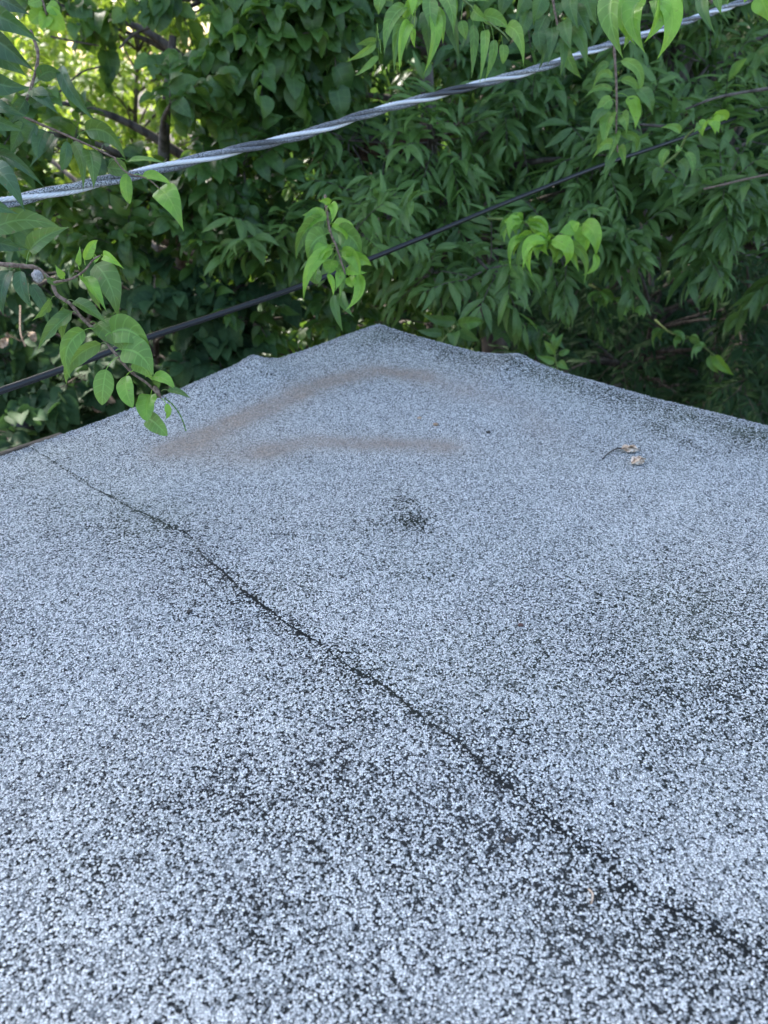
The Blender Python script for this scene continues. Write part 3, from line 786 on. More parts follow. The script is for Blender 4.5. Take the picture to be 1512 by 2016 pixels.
branch('leafy_branch', 'bright drooping sprig in front of the black cable above the roof corner', 1.62,
       [([(640, 385), (642, 400), (644, 420), (650, 455), (662, 485), (672, 515), (680, 540)], 3, 1.8, [1.9, 1.65, 1.62, 1.62, 1.62, 1.62, 1.62])],
       [(640, 428, 636, 430, 594, 424, 17, D(bow=-.1, tint=.2)), (645, 440, 638, 432, 583, 512, 34, D(bow=-.22, tint=.0, mat=L_MIDB)), (652, 460, 640, 462, 606, 514, 42, D(bow=-.2, mat=L_MIDB, tint=.5)), (660, 485, 655, 490, 598, 592, 26, D(bow=-.2, tint=.5)),
        (648, 445, 655, 440, 690, 500, 30, D(bow=.3, dz=.02)), (660, 480, 650, 482, 622, 545, 26, D(bow=-.2, tint=.3)), (665, 495, 672, 495, 705, 560, 24, D(bow=.3, tint=.4, dz=.01)), (645, 415, 650, 400, 628, 398, 14, D(bow=-.2)), (668, 515, 664, 520, 668, 590, 20, D(bow=.1, dz=.02, mat=L_MIDB)), (650, 430, 644, 424, 600, 470, 28, D(bow=-.3, tint=.1)),
        (655, 455, 664, 458, 712, 512, 42, D(bow=.25, mat=L_MIDB, tint=.2)), (668, 505, 680, 508, 732, 524, 28, D(bow=.15, tint=.3)), (674, 520, 682, 528, 724, 537, 20, D(bow=-.1, tint=.5)), (662, 500, 655, 512, 648, 540, 30, D(kind='oval', tint=.3)),
        (672, 530, 668, 535, 660, 572, 18, D(tint=.1)), (680, 535, 688, 545, 694, 566, 22, D(tint=1., kind='oval')), (682, 535, 705, 540, 679, 612, 22, D(bow=.22, tint=.6)), (655, 535, 645, 540, 656, 584, 12, D(tint=1., bow=.1)), (655, 510, 622, 530, 618, 558, 30, D(kind='oval', tint=.0, mat=L_MIDB)),
        (640, 420, 650, 402, 652, 440, 18, D(bow=.2)), (665, 560, 656, 580, 676, 655, 18, D(mat=L_TOP, dz=.05)), (678, 560, 672, 575, 697, 625, 20, D(mat=L_TOP, dz=.05)), (645, 445, 640, 480, 600, 548, 26, D(mat=L_TOP, dz=.05))],
       L_BRIGHT, M['twig'])


def droop(cx, cy, n, reach, w, seed):
    r = np.random.default_rng(seed)
    o = []
    for i in range(n):
        a = math.radians(r.uniform(-25, 205))
        bx, by = cx + 8 * math.cos(a), cy - 6 * math.sin(a)
        rr = reach * r.uniform(.6, 1.1)
        tx = cx + math.cos(a) * rr * .75
        ty = cy - math.sin(a) * rr * .25 + rr * r.uniform(.5, 1.0)
        o.append((cx, cy, bx, by, tx, ty, w * r.uniform(.6, 1.0), D(bow=.40 * (1 if math.cos(a) > 0 else -1), tint=r.uniform(0, 1), rot=r.uniform(-1, 1), out=r.uniform(.1, .4), dz=r.uniform(-.06, .06), **(D(mat=L_MIDB) if r.random() < .4 else {}))))
    return o


branch('leafy_branch', 'left of two bright drooping tufts right of centre under the black cable', 2.15,
       [([(960, 430), (1000, 432), (1030, 436), (1050, 450)], 3, 1.6, [2.5, 2.3, 2.15, 2.15])],
       droop(1032, 440, 12, 70, 25, 3) + [(1028, 436, 1025, 434, 985, 440, 14, D(tint=.8))] + droop(1050, 470, 8, 70, 26, 4), L_BRIGHT, M['greentwig'])
branch('leafy_branch', 'right of two bright drooping tufts right of centre, with one hooked leaf', 2.1,
       [([(1060, 468), (1085, 470), (1110, 458), (1135, 448)], 3, 1.6, [2.3, 2.12, 2.1, 2.1])],
       droop(1083, 478, 14, 86, 29, 5) + [(1135, 448, 1128, 452, 1100, 458, 24, D(tint=.2)), (1135, 448, 1136, 436, 1118, 478, 22, D(tint=.8)), (1135, 448, 1140, 446, 1150, 498, 34, D(tint=.9, bow=.1)), (1135, 448, 1148, 440, 1172, 508, 34, D(bow=.22, tint=.6)), (1150, 470, 1155, 470, 1150, 505, 22, D(tint=1.)),
                                          (1168, 500, 1170, 500, 1145, 542, 14, D(bow=.35, tint=.9)), (1118, 470, 1120, 478, 1140, 536, 17, D(tint=.3))], L_BRIGHT, M['greentwig'])
branch('leafy_branch', 'medium green tuft in front of the dark hollow above the right roof edge', 2.9,
       [([(1160, 560), (1190, 575), (1210, 590), (1245, 605)], 2.4, 1.4, [3.3, 3.0, 2.9, 2.9])],
       droop(1180, 580, 7, 42, 14, 8) + droop(1205, 592, 7, 50, 13, 9) + droop(1242, 610, 5, 30, 16, 10), L_MIDB, M['greentwig'])
branch('leafy_branch', 'slanting bright spray low above the right roof edge', 3.1,
       [([(1290, 630), (1320, 655), (1360, 665), (1395, 690), (1425, 715)], 2.4, 1.2, [3.4, 3.1])],
       droop(1315, 655, 4, 42, 14, 11) + droop(1350, 668, 6, 34, 14, 12) + droop(1390, 682, 5, 34, 14, 13) + [(1405, 700, 1408, 700, 1446, 740, 20, D(mat=L_BRIGHT)), (1400, 695, 1398, 700, 1415, 735, 18)], L_MIDB, M['greentwig'])
branch('leafy_branch', 'small green tuft rising just behind the right roof edge', 2.7,
       [([(1110, 790), (1100, 740), (1092, 700), (1085, 670)], 2.4, 1.2, [2.8, 2.7])],
       [(1092, 700, 1092, 698, 1070, 670, 14), (1092, 700, 1100, 698, 1122, 690, 12), (1090, 690, 1090, 688, 1110, 655, 14), (1095, 715, 1092, 712, 1056, 700, 16), (1095, 715, 1100, 712, 1120, 728, 16), (1088, 690, 1085, 690, 1088, 655, 14), (1095, 720, 1090, 722, 1080, 745, 14), (1098, 730, 1100, 730, 1112, 750, 16)], L_MIDB, M['greentwig'])
branch('leafy_branch', 'pale horizontal leaf sprig right behind the raised roof corner', 2.5,
       [([(850, 700), (880, 660), (900, 640)], 2.4, 1.4, [2.6, 2.5])],
       [(900, 640, 902, 638, 956, 634, 26, D(tint=.2, mat=L_MIDB, bow=.05)), (900, 640, 898, 630, 830, 618, 22, D(mat=L_TOP)), (890, 650, 895, 655, 895, 690, 24, D(mat=L_TOP)), (900, 640, 905, 650, 945, 672, 20, D(mat=L_TOP)), (880, 660, 870, 655, 820, 650, 18, D(mat=L_TOP))], L_TOP, M['greentwig'])

# ------------------------------------------------------------------ cables
cab = np.array([(-700, 545, .85), (-400, 485, .98), (-150, 430, 1.1), (30, 394, 1.20), (250, 347, 1.30), (450, 299, 1.42), (600, 264, 1.52), (730, 222, 1.60), (850, 190, 1.68), (950, 164, 1.75), (1050, 138, 1.82), (1200, 88, 1.95), (1300, 58, 2.05), (1450, 8, 2.2), (1700, -80, 2.5), (2300, -290, 3.2), (3300, -640, 4.8)])
cpath = smooth_path([P(*c) for c in cab], 900)
# resample evenly
seg = np.concatenate([[0], np.cumsum(np.linalg.norm(np.diff(cpath, axis=0), axis=1))])
ev = np.linspace(0, seg[-1], 1400)
cpath = np.stack([np.interp(ev, seg, cpath[:, k]) for k in range(3)], 1)


def frames(path):
    T = nrm(np.gradient(path, axis=0))
    up = np.array([0, 0, 1.0])
    S = nrm(np.cross(T, up))
    return T, S, np.cross(S, T)


T_, S_, B_ = frames(cpath)


def ins_mat(name, dark, pale, amt):
    m, nt, b = new_mat(name)
    n = N(nt)
    pos = n('ShaderNodeNewGeometry').outputs['Position']
    f = n('ShaderNodeTexNoise', {'Vector': pos, 'Scale': 420.0, 'Detail': 3.0, 'Roughness': .7}).outputs['Fac']
    c = n('ShaderNodeTexNoise', {'Vector': pos, 'Scale': 4.0, 'Detail': 2.0}).outputs['Fac']
    k = n.math('MULTIPLY', n.step(f, .42, .58), n.math('MULTIPLY', n.step(c, .30, .70), amt), clamp=True)
    nt.links.new(n.mix(k, dark, pale), b.inputs['Base Color'])
    b.inputs['Roughness'].default_value = .38
    bm = n('ShaderNodeBump', {'Height': f, 'Strength': .4, 'Distance': .0006})
    nt.links.new(bm.outputs[0], b.inputs['Normal'])
    return m


M['ins'] = ins_mat('weathered_black_insulation', (.06, .063, .07), (.55, .57, .60), 1.1)
M['ins2'] = ins_mat('grey_black_insulation', (.05, .052, .058), (.45, .47, .50), .9)
M['black'] = ins_mat('black_jacket', (.006, .007, .009), (.035, .037, .042), .3)
alum, nt_, b_ = new_mat('bare_aluminium_strand')
b_.inputs['Base Color'].default_value = (.78, .79, .80, 1); b_.inputs['Metallic'].default_value = .55; b_.inputs['Roughness'].default_value = .42

pc = empty('power_cable', cpath[0], 'thick twisted overhead cable with one bare silver strand and two black ones', 'cable')
PITCHM = 0.28
EV0 = ev[int(np.argmin(np.linalg.norm(cpath - P(375, 316, 1.375), axis=1)))]
for k, (rr, hr, mt, nm) in enumerate(((.0045, .0049, M['ins'], 'insulated_wire'), (.0045, .0049, M['ins2'], 'insulated_wire'), (.0043, .0049, alum, 'bare_wire'))):
    ph = -(ev - EV0) / PITCHM * 2 * math.pi + (k - 2) * 2 * math.pi / 3 + 0.1 + 0.25 * np.sin((ev - EV0) * 5.3)
    c = cpath + hr * (np.cos(ph)[:, None] * S_ + np.sin(ph)[:, None] * B_)
    acc = Acc()
    if nm == 'bare_wire':
        m = 36
        ang = np.arange(m) * 2 * math.pi / m
        V = np.empty((len(c), m, 3))
        tw = ev / 0.055 * 2 * math.pi
        lob = np.abs(np.cos(3 * ang))[None, :]
        r2 = rr * (0.80 + 0.22 * lob)
        a2 = ang[None, :] + tw[:, None]
        V = c[:, None] + r2[..., None] * (np.cos(a2)[..., None] * S_[:, None] + np.sin(a2)[..., None] * B_[:, None])
        i, j = np.meshgrid(np.arange(len(c) - 1), np.arange(m), indexing='ij')
        q = np.stack([i * m + j, i * m + (j + 1) % m, (i + 1) * m + (j + 1) % m, (i + 1) * m + j], -1).reshape(-1, 4)
        acc.add(V.reshape(-1, 3), q)
    else:
        tube(acc, c, rr, 16)
    acc.build(nm, mt, pc)

c2 = np.array([(-900, 1060, .80), (-500, 935, .98), (-200, 838, 1.15), (0, 770, 1.28), (150, 717, 1.38), (290, 665, 1.48), (450, 612, 1.60), (600, 560, 1.72), (720, 513, 1.82), (850, 460, 1.93), (960, 414, 2.05), (1080, 366, 2.2), (1200, 320, 2.38), (1330, 276, 2.6), (1600, 180, 3.2), (2200, -20, 4.8)])
tp = smooth_path([P(*c) for c in c2], 500)
acc = Acc(); tube(acc, tp, .0060, 14)
o = acc.build('service_cable', M['black'], None)
tag(o, 'single thin black cable running diagonally behind the near branch, lower of the two cables', 'cable')

# ------------------------------------------------------------------ thicket of trees
def make_variants(kind, wl, nvar=10, nu=5, seed=1):
    r = np.random.default_rng(seed)
    out = []
    u = np.linspace(0, 1, nu + 1)
    for _ in range(nvar):
        bend = r.uniform(0.3, 1.5)
        th = -bend * u ** 1.3
        dx = np.cos(th); dz = np.sin(th)
        x = np.concatenate([[0], np.cumsum((dx[1:] + dx[:-1]) / 2)]) / nu
        z = np.concatenate([[0], np.cumsum((dz[1:] + dz[:-1]) / 2)]) / nu
        w = prof(kind, np.clip(u, 0.02, 0.995)) * wl * 0.5
        sidebow = r.uniform(-.12, .12) * np.sin(np.pi * u)
        fold = r.uniform(.15, .6)
        rip = r.uniform(-.15, .15, (2, nu + 1))
        V = []
        for k, rr in ((-1, rip[0]), (0, 0 * rip[0]), (1, rip[1])):
            lift = (fold + rr) * abs(k) * w
            V.append(np.stack([x - np.sin(th) * lift * 0, sidebow + k * w, z + lift], 1))
        out.append(np.stack(V, 1).reshape(-1, 3))
    i, j = np.meshgrid(np.arange(nu), np.arange(2), indexing='ij')
    a = i * 3 + j
    q = np.stack([a, a + 3, a + 4, a + 1], -1).reshape(-1, 4)
    uv = np.stack([np.repeat(u, 3), np.tile([-1, 0, 1], nu + 1)], 1)
    return np.array(out), q, uv


VAR = {'lance': make_variants('lance', .23, seed=2), 'ovate': make_variants('ovate', .46, seed=3), 'heart': make_variants('heart', .82, seed=4), 'oval': make_variants('oval', .52, seed=5), 'narrow': make_variants('lance', .20, seed=6)}


def place(acc, kind, pos, d, n_, size, tint):
    """many leaves at once"""
    Vv, q, uv = VAR[kind]
    k = rng.integers(0, len(Vv), len(pos))
    X = nrm(d); Z = nrm(n_ - X * np.sum(n_ * X, 1, keepdims=True)); Y = np.cross(Z, X)
    L = Vv[k] * size[:, None, None]
    W = pos[:, None] + L[..., 0:1] * X[:, None] + L[..., 1:2] * Y[:, None] + L[..., 2:3] * Z[:, None]
    m = Vv.shape[1]
    Q = (q[None] + (np.arange(len(pos)) * m)[:, None, None]).reshape(-1, 4)
    A = np.empty((len(pos), m, 3))
    A[..., 0] = uv[:, 0]; A[..., 1] = uv[:, 1]; A[..., 2] = tint[:, None]
    acc.add(W.reshape(-1, 3), Q, A.reshape(-1, 3))


def sprigs(acc, tacc, kind, centre, rad, ns, leaf, nl=11, droopy=0.6, tw_len=0.16, tintc=0.5, flat=0.75, spread=1.0):
    """a clump of leafy shoots around one limb end"""
    dirs = nrm(rng.normal(0, 1, (ns, 3)))
    dirs[:, 1] -= 0.35; dirs[:, 2] += 0.15
    dirs = nrm(dirs)
    st0 = centre + dirs * rad * rng.uniform(0.15, 0.8, (ns, 1)) * np.array([1, 1, flat])
    td = nrm(dirs + rng.normal(0, .35, (ns, 3)) + np.array([0, 0, 0.1]))
    ln = tw_len * rng.uniform(.7, 1.3, ns)
    side = nrm(np.cross(td, np.array([0, 0, 1.0]) + rng.normal(0, .3, (ns, 3))))
    ctint = np.clip(tintc + rng.normal(0, .22, ns), 0, 1)
    for i in range(ns):
        # curved shoot
        u = np.linspace(0, 1, nl)
        pth = st0[i] + td[i] * (u * ln[i])[:, None] + np.array([0, 0, -1.0]) * (u ** 2 * ln[i] * 0.35 * droopy)[:, None]
        sg = np.where(np.arange(nl) % 2 == 0, 1.0, -1.0)
        fwd = 0.35 + 0.5 * u
        dd = td[i] * fwd[:, None] + side[i] * (sg * (1 - .55 * u) * spread)[:, None] + np.array([0, 0, -1.0]) * (droopy * rng.uniform(.3, 1.0, nl))[:, None] + rng.normal(0, .16, (nl, 3))
        nn = np.array([0, -.45, 0.9]) + side[i] * (sg * .25)[:, None] + rng.normal(0, .30, (nl, 3))
        sz = leaf * rng.uniform(.65, 1.15, nl) * (1 - .35 * (u > .85))
        place(acc, kind, pth, dd, nn, sz, np.clip(ctint[i] + rng.normal(0, .13, nl) + 0.25 * (u > .8), 0, 1))
        if tacc is not None:
            tube(tacc, np.vstack([centre + (st0[i] - centre) * .3, st0[i], pth[nl // 2], pth[-1]]), [.0028, .0022, .0016, .0008], 4, cap=False)


def tree(name, label, cat, clumps, kind, leaf, lmat, base=None, added_leaves=(), nl=11, droopy=.6, tw=.16, trunk_r=.07, extra_limbs=(), bark='bark', tintc=.5, spread=1.0, group='trees and shrubs behind the roof', limb_k=1.0):
    """clumps: (px, py, depth, radius px, shoots[, tint])"""
    cs = [(P(c[0], c[1], c[2]), c[3] * c[2] / F_PX, c[4], c[5] if len(c) > 5 else tintc) for c in clumps]
    cen = np.mean([c[0] for c in cs], 0)
    if base is None: base = (cen[0], cen[1] + 0.4)
    b = np.array([base[0], base[1], -0.06])
    root = empty(name, b, label, cat, group)
    ta, la = Acc(), Acc()
    top = max(c[0][2] for c in cs)
    fork_z = max(0.5, min(c[0][2] for c in cs) - .15)
    bend = rng.normal(0, .12, 2)
    ctr = [b, b + np.array([bend[0], bend[1], fork_z * .5]), np.array([(b[0] + cen[0]) / 2, b[1] * .6 + cen[1] * .4, fork_z]), np.array([cen[0], cen[1] + .25, (fork_z + top) / 2 + .1]), np.array([cen[0] * .9, cen[1] + .3, top + .2])]
    tp_ = smooth_path(ctr, 30)
    tube(ta, tp_, np.linspace(trunk_r, trunk_r * .28, 30) * (1 + .06 * np.sin(np.arange(30) * 1.7)), 12)
    for c, r, ns, ti in cs:
        zz = tp_[:, 2]
        k = int(np.argmin(np.abs(zz - (c[2] - .35 * np.linalg.norm((c - cen)[:2]) - .1))))
        k = min(max(k, 6), 28)
        md = (tp_[k] + c) / 2 + np.array([0, 0, .07]) + rng.normal(0, .04, 3)
        lp = smooth_path([tp_[k], md, c], 12)
        tube(ta, lp, np.linspace(trunk_r * .34, .004, 12), 7, cap=False)
        sprigs(la, ta, kind, c, r, ns, leaf, nl, droopy, tw, ti, spread=spread)
    for hx, hy, hz, hr, hn in added_leaves:          # extra leaf masses: crown out of view, added sun blockers, low fill
        c = np.array([hx, hy, hz])
        lp = smooth_path([tp_[26], (tp_[26] + c) / 2 + np.array([0, 0, .2]), c], 12)
        tube(ta, lp, np.linspace(trunk_r * .5, .01, 12), 7, cap=False)
        dr = nrm(rng.normal(0, 1, (hn, 3))) * (rng.uniform(0, 1, (hn, 1)) ** .45) * hr
        place(la, kind, c + dr * np.array([1, 1, .8]), rng.normal(0, .6, (hn, 3)) + np.array([0, 0, -.5]), rng.normal(0, .5, (hn, 3)) + np.array([0, 0, 1.0]), leaf * rng.uniform(1.2, 2.0, hn), rng.uniform(0, 1, hn))
    ta.build('trunk', M[bark], root)
    for pts, r0, r1, mt in extra_limbs:
        a = Acc()
        pp = smooth_path([P(*p) for p in pts], 20)
        tube(a, pp, np.linspace(r0, r1, 20) * (1 + .12 * np.sin(np.arange(20) * 1.3)), 9)
        a.build('limb', M[mt], root)
    la.build('crown', lmat, root)
    return root


def grid(x0, x1, y0, y1, nx, ny, z0, z1, r, ns, t0=.5, jit=.4, skip=()):
    out = []
    for i in range(nx):
        for j in range(ny):
            x = x0 + (x1 - x0) * (i + .5 + rng.uniform(-jit, jit)) / nx
            y = y0 + (y1 - y0) * (j + .5 + rng.uniform(-jit, jit)) / ny
            if any((x - a) ** 2 + (y - b) ** 2 < c * c for a, b, c in skip): continue
            out.append((x, y, rng.uniform(z0, z1), r * rng.uniform(.8, 1.2), ns, float(np.clip(t0 + rng.normal(0, .15), 0, 1))))
    return out


HOLE = [(1180, 640, 110), (1150, 720, 150), (1290, 760, 150)]
tree('tree', 'lance-leaved tree filling the right side with layered drooping shoots', 'tree',
     grid(1130, 1620, -60, 330, 4, 3, 2.9, 3.5, 120, 15, .55) + grid(1180, 1640, 300, 560, 3, 2, 2.7, 3.1, 110, 15, .5), 'lance', .128, L_LANCE, nl=13, droopy=.55, trunk_r=.07, base=(2.7, 4.6),
     extra_limbs=[([(1385, 372, 2.5), (1430, 362, 2.5), (1480, 350, 2.55), (1560, 335, 2.6)], .003, .004, 'twig'), ([(1350, 215, 2.6), (1420, 190, 2.6), (1540, 170, 2.7)], .003, .006, 'bark'), ([(1260, 245, 2.6), (1340, 252, 2.62)], .004, .006, 'bark')])
tree('tree', 'dense lance-leaved tree in the middle between the two cables', 'tree',
     grid(520, 1180, 230, 520, 5, 3, 2.75, 3.2, 105, 15, .6, skip=[(780, 290, 70)]) + [(700, 460, 2.5, 60, 7, .8), (760, 430, 2.6, 60, 7, .8), (850, 540, 2.7, 100, 9, .6), (960, 530, 2.6, 90, 9, .6)], 'lance', .118, L_LANCE, nl=13, droopy=.55, trunk_r=.08, base=(0.3, 4.2),
     extra_limbs=[([(640, 330, 3.4), (720, 295, 3.1), (800, 272, 2.95), (905, 245, 3.0)], .050, .035, 'redbark'), ([(730, 480, 2.5), (740, 455, 2.5), (745, 430, 2.52)], .005, .003, 'dry')])
tree('tree', 'broad-leaved tree along the top behind the hanging bright leaves', 'tree',
     grid(560, 1180, -120, 230, 5, 3, 2.9, 3.7, 110, 13, .4), 'ovate', .115, L_TOP, nl=10, droopy=.8, trunk_r=.10, base=(0.6, 4.8),
     added_leaves=[(x_ + rng.uniform(-.3, .3), y_ + rng.uniform(-.3, .3), z_ + rng.uniform(-.2, .2), 1.15, 900) for x_, y_, z_ in ((-3.6, 4.6, 6.0), (-2.2, 4.4, 5.6), (-.8, 4.5, 5.4), (.6, 4.5, 5.4), (-3.0, 5.0, 7.4), (-1.6, 5.0, 7.2), (0, 5.0, 7.0), (1.4, 5.0, 6.6), (-3.8, 5.2, 8.8), (-2.2, 5.2, 8.8), (-.6, 5.2, 8.5), (-4.8, 4.6, 7.6), (-1.2, 5.3, 9.8), (-3.1, 5.3, 10.0), (1.9, 5.2, 5.4), (3.1, 5.4, 5.2), (4.3, 5.6, 5.2), (2.6, 5.4, 6.8), (3.9, 5.6, 6.6))])  # upper crown continued out of view, laid out to shade the roof
tree('ivy_clad_tree', 'dark trunk wrapped in round heart-shaped ivy leaves near the top', 'tree',
     grid(440, 640, -80, 170, 3, 3, 2.6, 3.0, 75, 12, .5) + [(395, 110, 2.7, 35, 4, .6), (350, 0, 2.8, 40, 5, .5), (215, 50, 3.0, 40, 4, .4), (60, 190, 2.9, 40, 4, .4), (410, 215, 2.7, 40, 5, .5), (120, 10, 3.0, 45, 5, .4)] + grid(480, 640, 60, 260, 2, 2, 2.9, 3.2, 70, 9, .35), 'heart', .098, L_IVY, nl=8, droopy=.9, tw=.13, trunk_r=.075, base=(-.85, 3.9),
     extra_limbs=[([(420, -80, 3.0), (440, 20, 3.0), (490, 120, 3.05), (520, 240, 3.1)], .05, .045, 'bark'), ([(235, 95, 2.9), (260, 70, 2.9), (310, 45, 2.9), (400, 0, 2.95)], .004, .009, 'bark'), ([(100, 72, 3.0), (150, 82, 3.0), (195, 90, 3.0)], .004, .003, 'bark'),
                  ([(130, 28, 3.0), (185, 29, 3.0), (300, 10, 3.0)], .005, .007, 'bark'), ([(60, 240, 3.0), (150, 150, 3.0), (200, 130, 3.0)], .004, .003, 'bark')])
tree('shrub', 'dark elliptical-leaved shrub behind the twisted cable at left', 'shrub',
     grid(90, 560, 350, 540, 4, 2, 2.7, 3.3, 85, 13, .4) + [(335, 205, 2.5, 25, 3, .3), (130, 300, 2.6, 50, 5, .3), (400, 330, 2.8, 50, 6, .4), (480, 330, 2.8, 70, 9, .4), (30, 250, 2.4, 80, 9, .4), (20, 380, 2.5, 80, 9, .4)], 'oval', .098, L_IVY, nl=11, droopy=.35, trunk_r=.05, base=(-1.1, 4.3))
tree('shrub', 'shaded vine-covered shrub low behind the left roof edge', 'shrub',
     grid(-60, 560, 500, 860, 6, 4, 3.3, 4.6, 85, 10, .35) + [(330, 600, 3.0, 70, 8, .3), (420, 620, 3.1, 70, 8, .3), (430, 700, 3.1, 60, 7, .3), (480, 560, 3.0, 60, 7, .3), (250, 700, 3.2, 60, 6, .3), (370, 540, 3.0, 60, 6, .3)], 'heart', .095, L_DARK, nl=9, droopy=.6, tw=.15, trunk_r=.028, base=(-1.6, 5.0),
     added_leaves=[(-3.4, 5.6, 1.5, .9, 700), (-3.6, 5.8, 2.8, .9, 700), (-4.0, 5.9, 4.0, .9, 700), (-2.6, 5.6, 1.2, .8, 700), (-1.6, 5.8, 1.3, .8, 700), (-.8, 6.0, 1.5, .8, 700), (-4.6, 5.4, 2.6, .9, 500), (-2.2, 5.4, 2.3, .6, 400), (.2, 6.0, 1.6, .8, 600)])  # unseen masses added at left to block sun; low ones fill gaps
tree('shrub', 'leafy shrub just behind the raised roof corner', 'shrub',
     grid(470, 1010, 540, 760, 5, 2, 2.9, 3.5, 85, 12, .45), 'ovate', .085, L_IVY, nl=10, droopy=.6, trunk_r=.05, base=(-.1, 4.5))
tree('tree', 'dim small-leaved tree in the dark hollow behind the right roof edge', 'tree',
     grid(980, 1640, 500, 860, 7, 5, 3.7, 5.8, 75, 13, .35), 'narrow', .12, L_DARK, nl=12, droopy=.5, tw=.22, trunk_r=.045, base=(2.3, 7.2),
     added_leaves=[(1.2, 6.6, .8, .8, 500), (2.2, 6.8, .9, .9, 600), (3.3, 6.8, .8, .8, 500), (1.6, 7.4, 1.8, .9, 600), (2.9, 7.5, 1.9, .9, 600), (4.2, 7.4, 1.6, .8, 500), (2.1, 8.0, 3.0, 1.0, 600), (3.6, 8.0, 3.0, 1.0, 600)])
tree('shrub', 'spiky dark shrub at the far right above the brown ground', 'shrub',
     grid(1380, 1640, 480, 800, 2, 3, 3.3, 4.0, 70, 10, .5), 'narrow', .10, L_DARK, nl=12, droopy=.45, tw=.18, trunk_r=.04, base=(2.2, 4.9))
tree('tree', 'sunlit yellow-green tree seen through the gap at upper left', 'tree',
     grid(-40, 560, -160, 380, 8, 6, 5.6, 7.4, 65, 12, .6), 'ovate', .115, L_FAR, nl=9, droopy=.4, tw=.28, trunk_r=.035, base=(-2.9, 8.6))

# dead brown leaves hanging low at left
for (px, py, z, n_, lab) in ((40, 672, 3.0, 3, 'curled dead brown leaves caught in the shrub at the left edge'), (190, 800, 3.4, 5, 'dead brown leaves hanging just above the left roof edge')):
    rt = empty('dead_leaf_cluster', P(px, py, z), lab, 'dead leaves', 'clusters of dead leaves')
    a = Acc(); tube(a, smooth_path([P(px, py - 70, z + .3), P(px, py - 20, z + .05), P(px + 10, py + 10, z)], 10), .003, 5); a.build('twig', M['twig'], rt)
    for k in range(n_):
        a = Acc()
        bx, by = px + rng.uniform(-30, 30), py + rng.uniform(-20, 15)
        hand_leaf(a, P(bx, by, z), P(bx + rng.uniform(-22, 22), by + rng.uniform(5, 22), z), 15 * z / F_PX, rng.uniform(-.3, .3), .3, rng.uniform(-.6, .6), 'oval', .7, .3, attach=P(px, py, z))
        a.build('leaf', M['dry'], rt)

# far wood behind everything
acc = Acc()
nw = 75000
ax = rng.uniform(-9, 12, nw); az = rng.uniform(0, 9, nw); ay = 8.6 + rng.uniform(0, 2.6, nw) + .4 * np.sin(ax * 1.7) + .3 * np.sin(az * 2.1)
keep = ~((ax < -1.3) & (az > 2.2) & ~((ax > -3.4) & (az > 5.3)))  # left side opened for the sun; unseen top added back to block it
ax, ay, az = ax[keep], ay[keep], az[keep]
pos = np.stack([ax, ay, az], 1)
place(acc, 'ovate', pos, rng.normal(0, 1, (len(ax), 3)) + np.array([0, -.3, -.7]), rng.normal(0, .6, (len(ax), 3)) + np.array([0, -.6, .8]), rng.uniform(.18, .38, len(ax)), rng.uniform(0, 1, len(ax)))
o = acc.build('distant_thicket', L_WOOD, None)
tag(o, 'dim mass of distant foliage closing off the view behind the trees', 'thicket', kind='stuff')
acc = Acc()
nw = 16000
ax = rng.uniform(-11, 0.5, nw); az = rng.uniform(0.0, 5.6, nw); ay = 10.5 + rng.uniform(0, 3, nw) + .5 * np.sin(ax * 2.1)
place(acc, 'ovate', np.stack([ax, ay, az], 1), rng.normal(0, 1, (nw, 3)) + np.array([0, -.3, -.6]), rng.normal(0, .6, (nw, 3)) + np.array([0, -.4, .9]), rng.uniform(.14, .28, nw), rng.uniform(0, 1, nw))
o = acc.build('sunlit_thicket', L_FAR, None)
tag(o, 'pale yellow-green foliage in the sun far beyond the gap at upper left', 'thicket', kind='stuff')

# dark fence post and rail below the left roof edge
fr = empty('fence', P(38, 900, 4.2) * np.array([1, 1, 0]), 'dark steel fence post and rail glimpsed past the left roof edge', 'fence')
zt = P(38, 828, 4.2)
a = Acc(); prism(a, [(zt[0] - .05, zt[1] - .05), (zt[0] + .05, zt[1] - .05), (zt[0] + .05, zt[1] + .05), (zt[0] - .05, zt[1] + .05)], -.1, zt[2]); a.build('post', M['post'], fr, smooth=False)
a = Acc(); prism(a, [(zt[0] - 3, zt[1] - .03), (zt[0] - .052, zt[1] - .03), (zt[0] - .052, zt[1] + .03), (zt[0] - 3, zt[1] + .03)], zt[2] - .10, zt[2] - .03); a.build('rail', M['post'], fr, smooth=False)

# ------------------------------------------------------------------ bits lying on the roof
def husk(px, py, length, width, ang, label, mat, curl=.16):
    a = Acc()
    c = on_roof(px, py, .0035)
    d = np.array([math.cos(ang), math.sin(ang), 0])
    hand_leaf(a, c - d * length / 2, c + d * length / 2, width, .1, curl, .2, 'oval', .7, .2, toward=(0, 0, 1))
    hand_leaf(a, c - d * length * .42 + np.array([0, 0, .002]), c + d * length * .36 + np.array([.001, 0, .001]), width * .8, -.12, curl * 1.3, -.3, 'oval', -.7, .25, toward=(0, 0, 1))
    o = a.build('dried_husk', mat, None)
    tag(o, label, 'husk', 'dried husks on the roof')


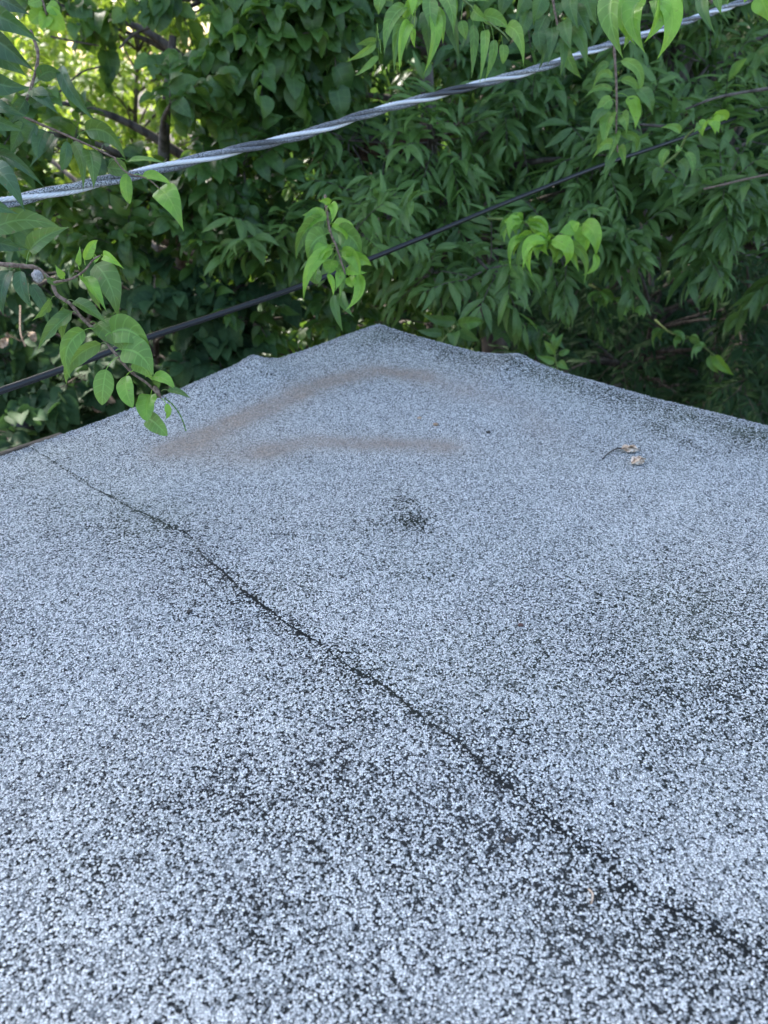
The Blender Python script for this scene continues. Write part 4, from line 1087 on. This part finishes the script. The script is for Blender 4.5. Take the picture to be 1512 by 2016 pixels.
husk(1241, 887, .034, .016, -.15, 'upper pale dried husk lying at the end of the curved dark twig', M['dry2'])
husk(1258, 911, .032, .017, .55, 'lower browner dried husk on the granules nearer the camera', M['dry2'])
a = Acc()
tube(a, smooth_path([on_roof(1186, 902, .001), on_roof(1197, 893, .003), on_roof(1212, 886, .006), on_roof(1230, 883, .004)], 20), np.linspace(.0009, .0016, 20), 6)
o = a.build('fallen_twig', M['darktwig'], None); tag(o, 'thin curved dark twig lying on the granules beside the husks', 'twig')


def crumb(px, py, r, label, mat, name='seed', cat='seed'):
    a = Acc()
    c = on_roof(px, py, r * .5)
    n1, n2 = 7, 10
    th, ph = np.meshgrid(np.linspace(.05, math.pi - .05, n1), np.linspace(0, 2 * math.pi, n2, endpoint=False), indexing='ij')
    rr = r * (1 + .2 * np.sin(3 * ph + th * 5))
    v = np.stack([rr * np.sin(th) * np.cos(ph) * 1.3, rr * np.sin(th) * np.sin(ph), rr * np.cos(th) * .6], -1) + c
    i, j = np.meshgrid(np.arange(n1 - 1), np.arange(n2), indexing='ij')
    a.add(v.reshape(-1, 3), np.stack([i * n2 + j, (i + 1) * n2 + j, (i + 1) * n2 + (j + 1) % n2, i * n2 + (j + 1) % n2], -1).reshape(-1, 4))
    o = a.build(name, mat, None); tag(o, label, cat, 'crumbs of debris on the roof')


crumb(858, 833, .0042, 'orange-brown seed right of centre below the raised corner', M['dry'])
crumb(826, 820, .0035, 'pale tan seed just left of the orange-brown one', M['dry2'])
crumb(1025, 1232, .0028, 'single dark brown seed on the open middle of the roof', M['redbark'])
crumb(374, 1206, .0030, 'black crumb on the granules left of the long seam', M['darktwig'], 'bitumen_crumb', 'crumb')
crumb(1004, 1650, .0032, 'black crumb on the near granules below the seam', M['darktwig'], 'bitumen_crumb', 'crumb')
crumb(962, 848, .0035, 'small dark crumb below the silt stain right of the pale husk-free area', M['darktwig'], 'bitumen_crumb', 'crumb')
a = Acc(); tube(a, smooth_path([on_roof(1160, 1742, .001), on_roof(1168, 1755, .003), on_roof(1166, 1772, .001)], 10), .0008, 6)
o = a.build('straw', M['dry2'], None); tag(o, 'short tan straw lying on the near granules right of centre', 'straw')
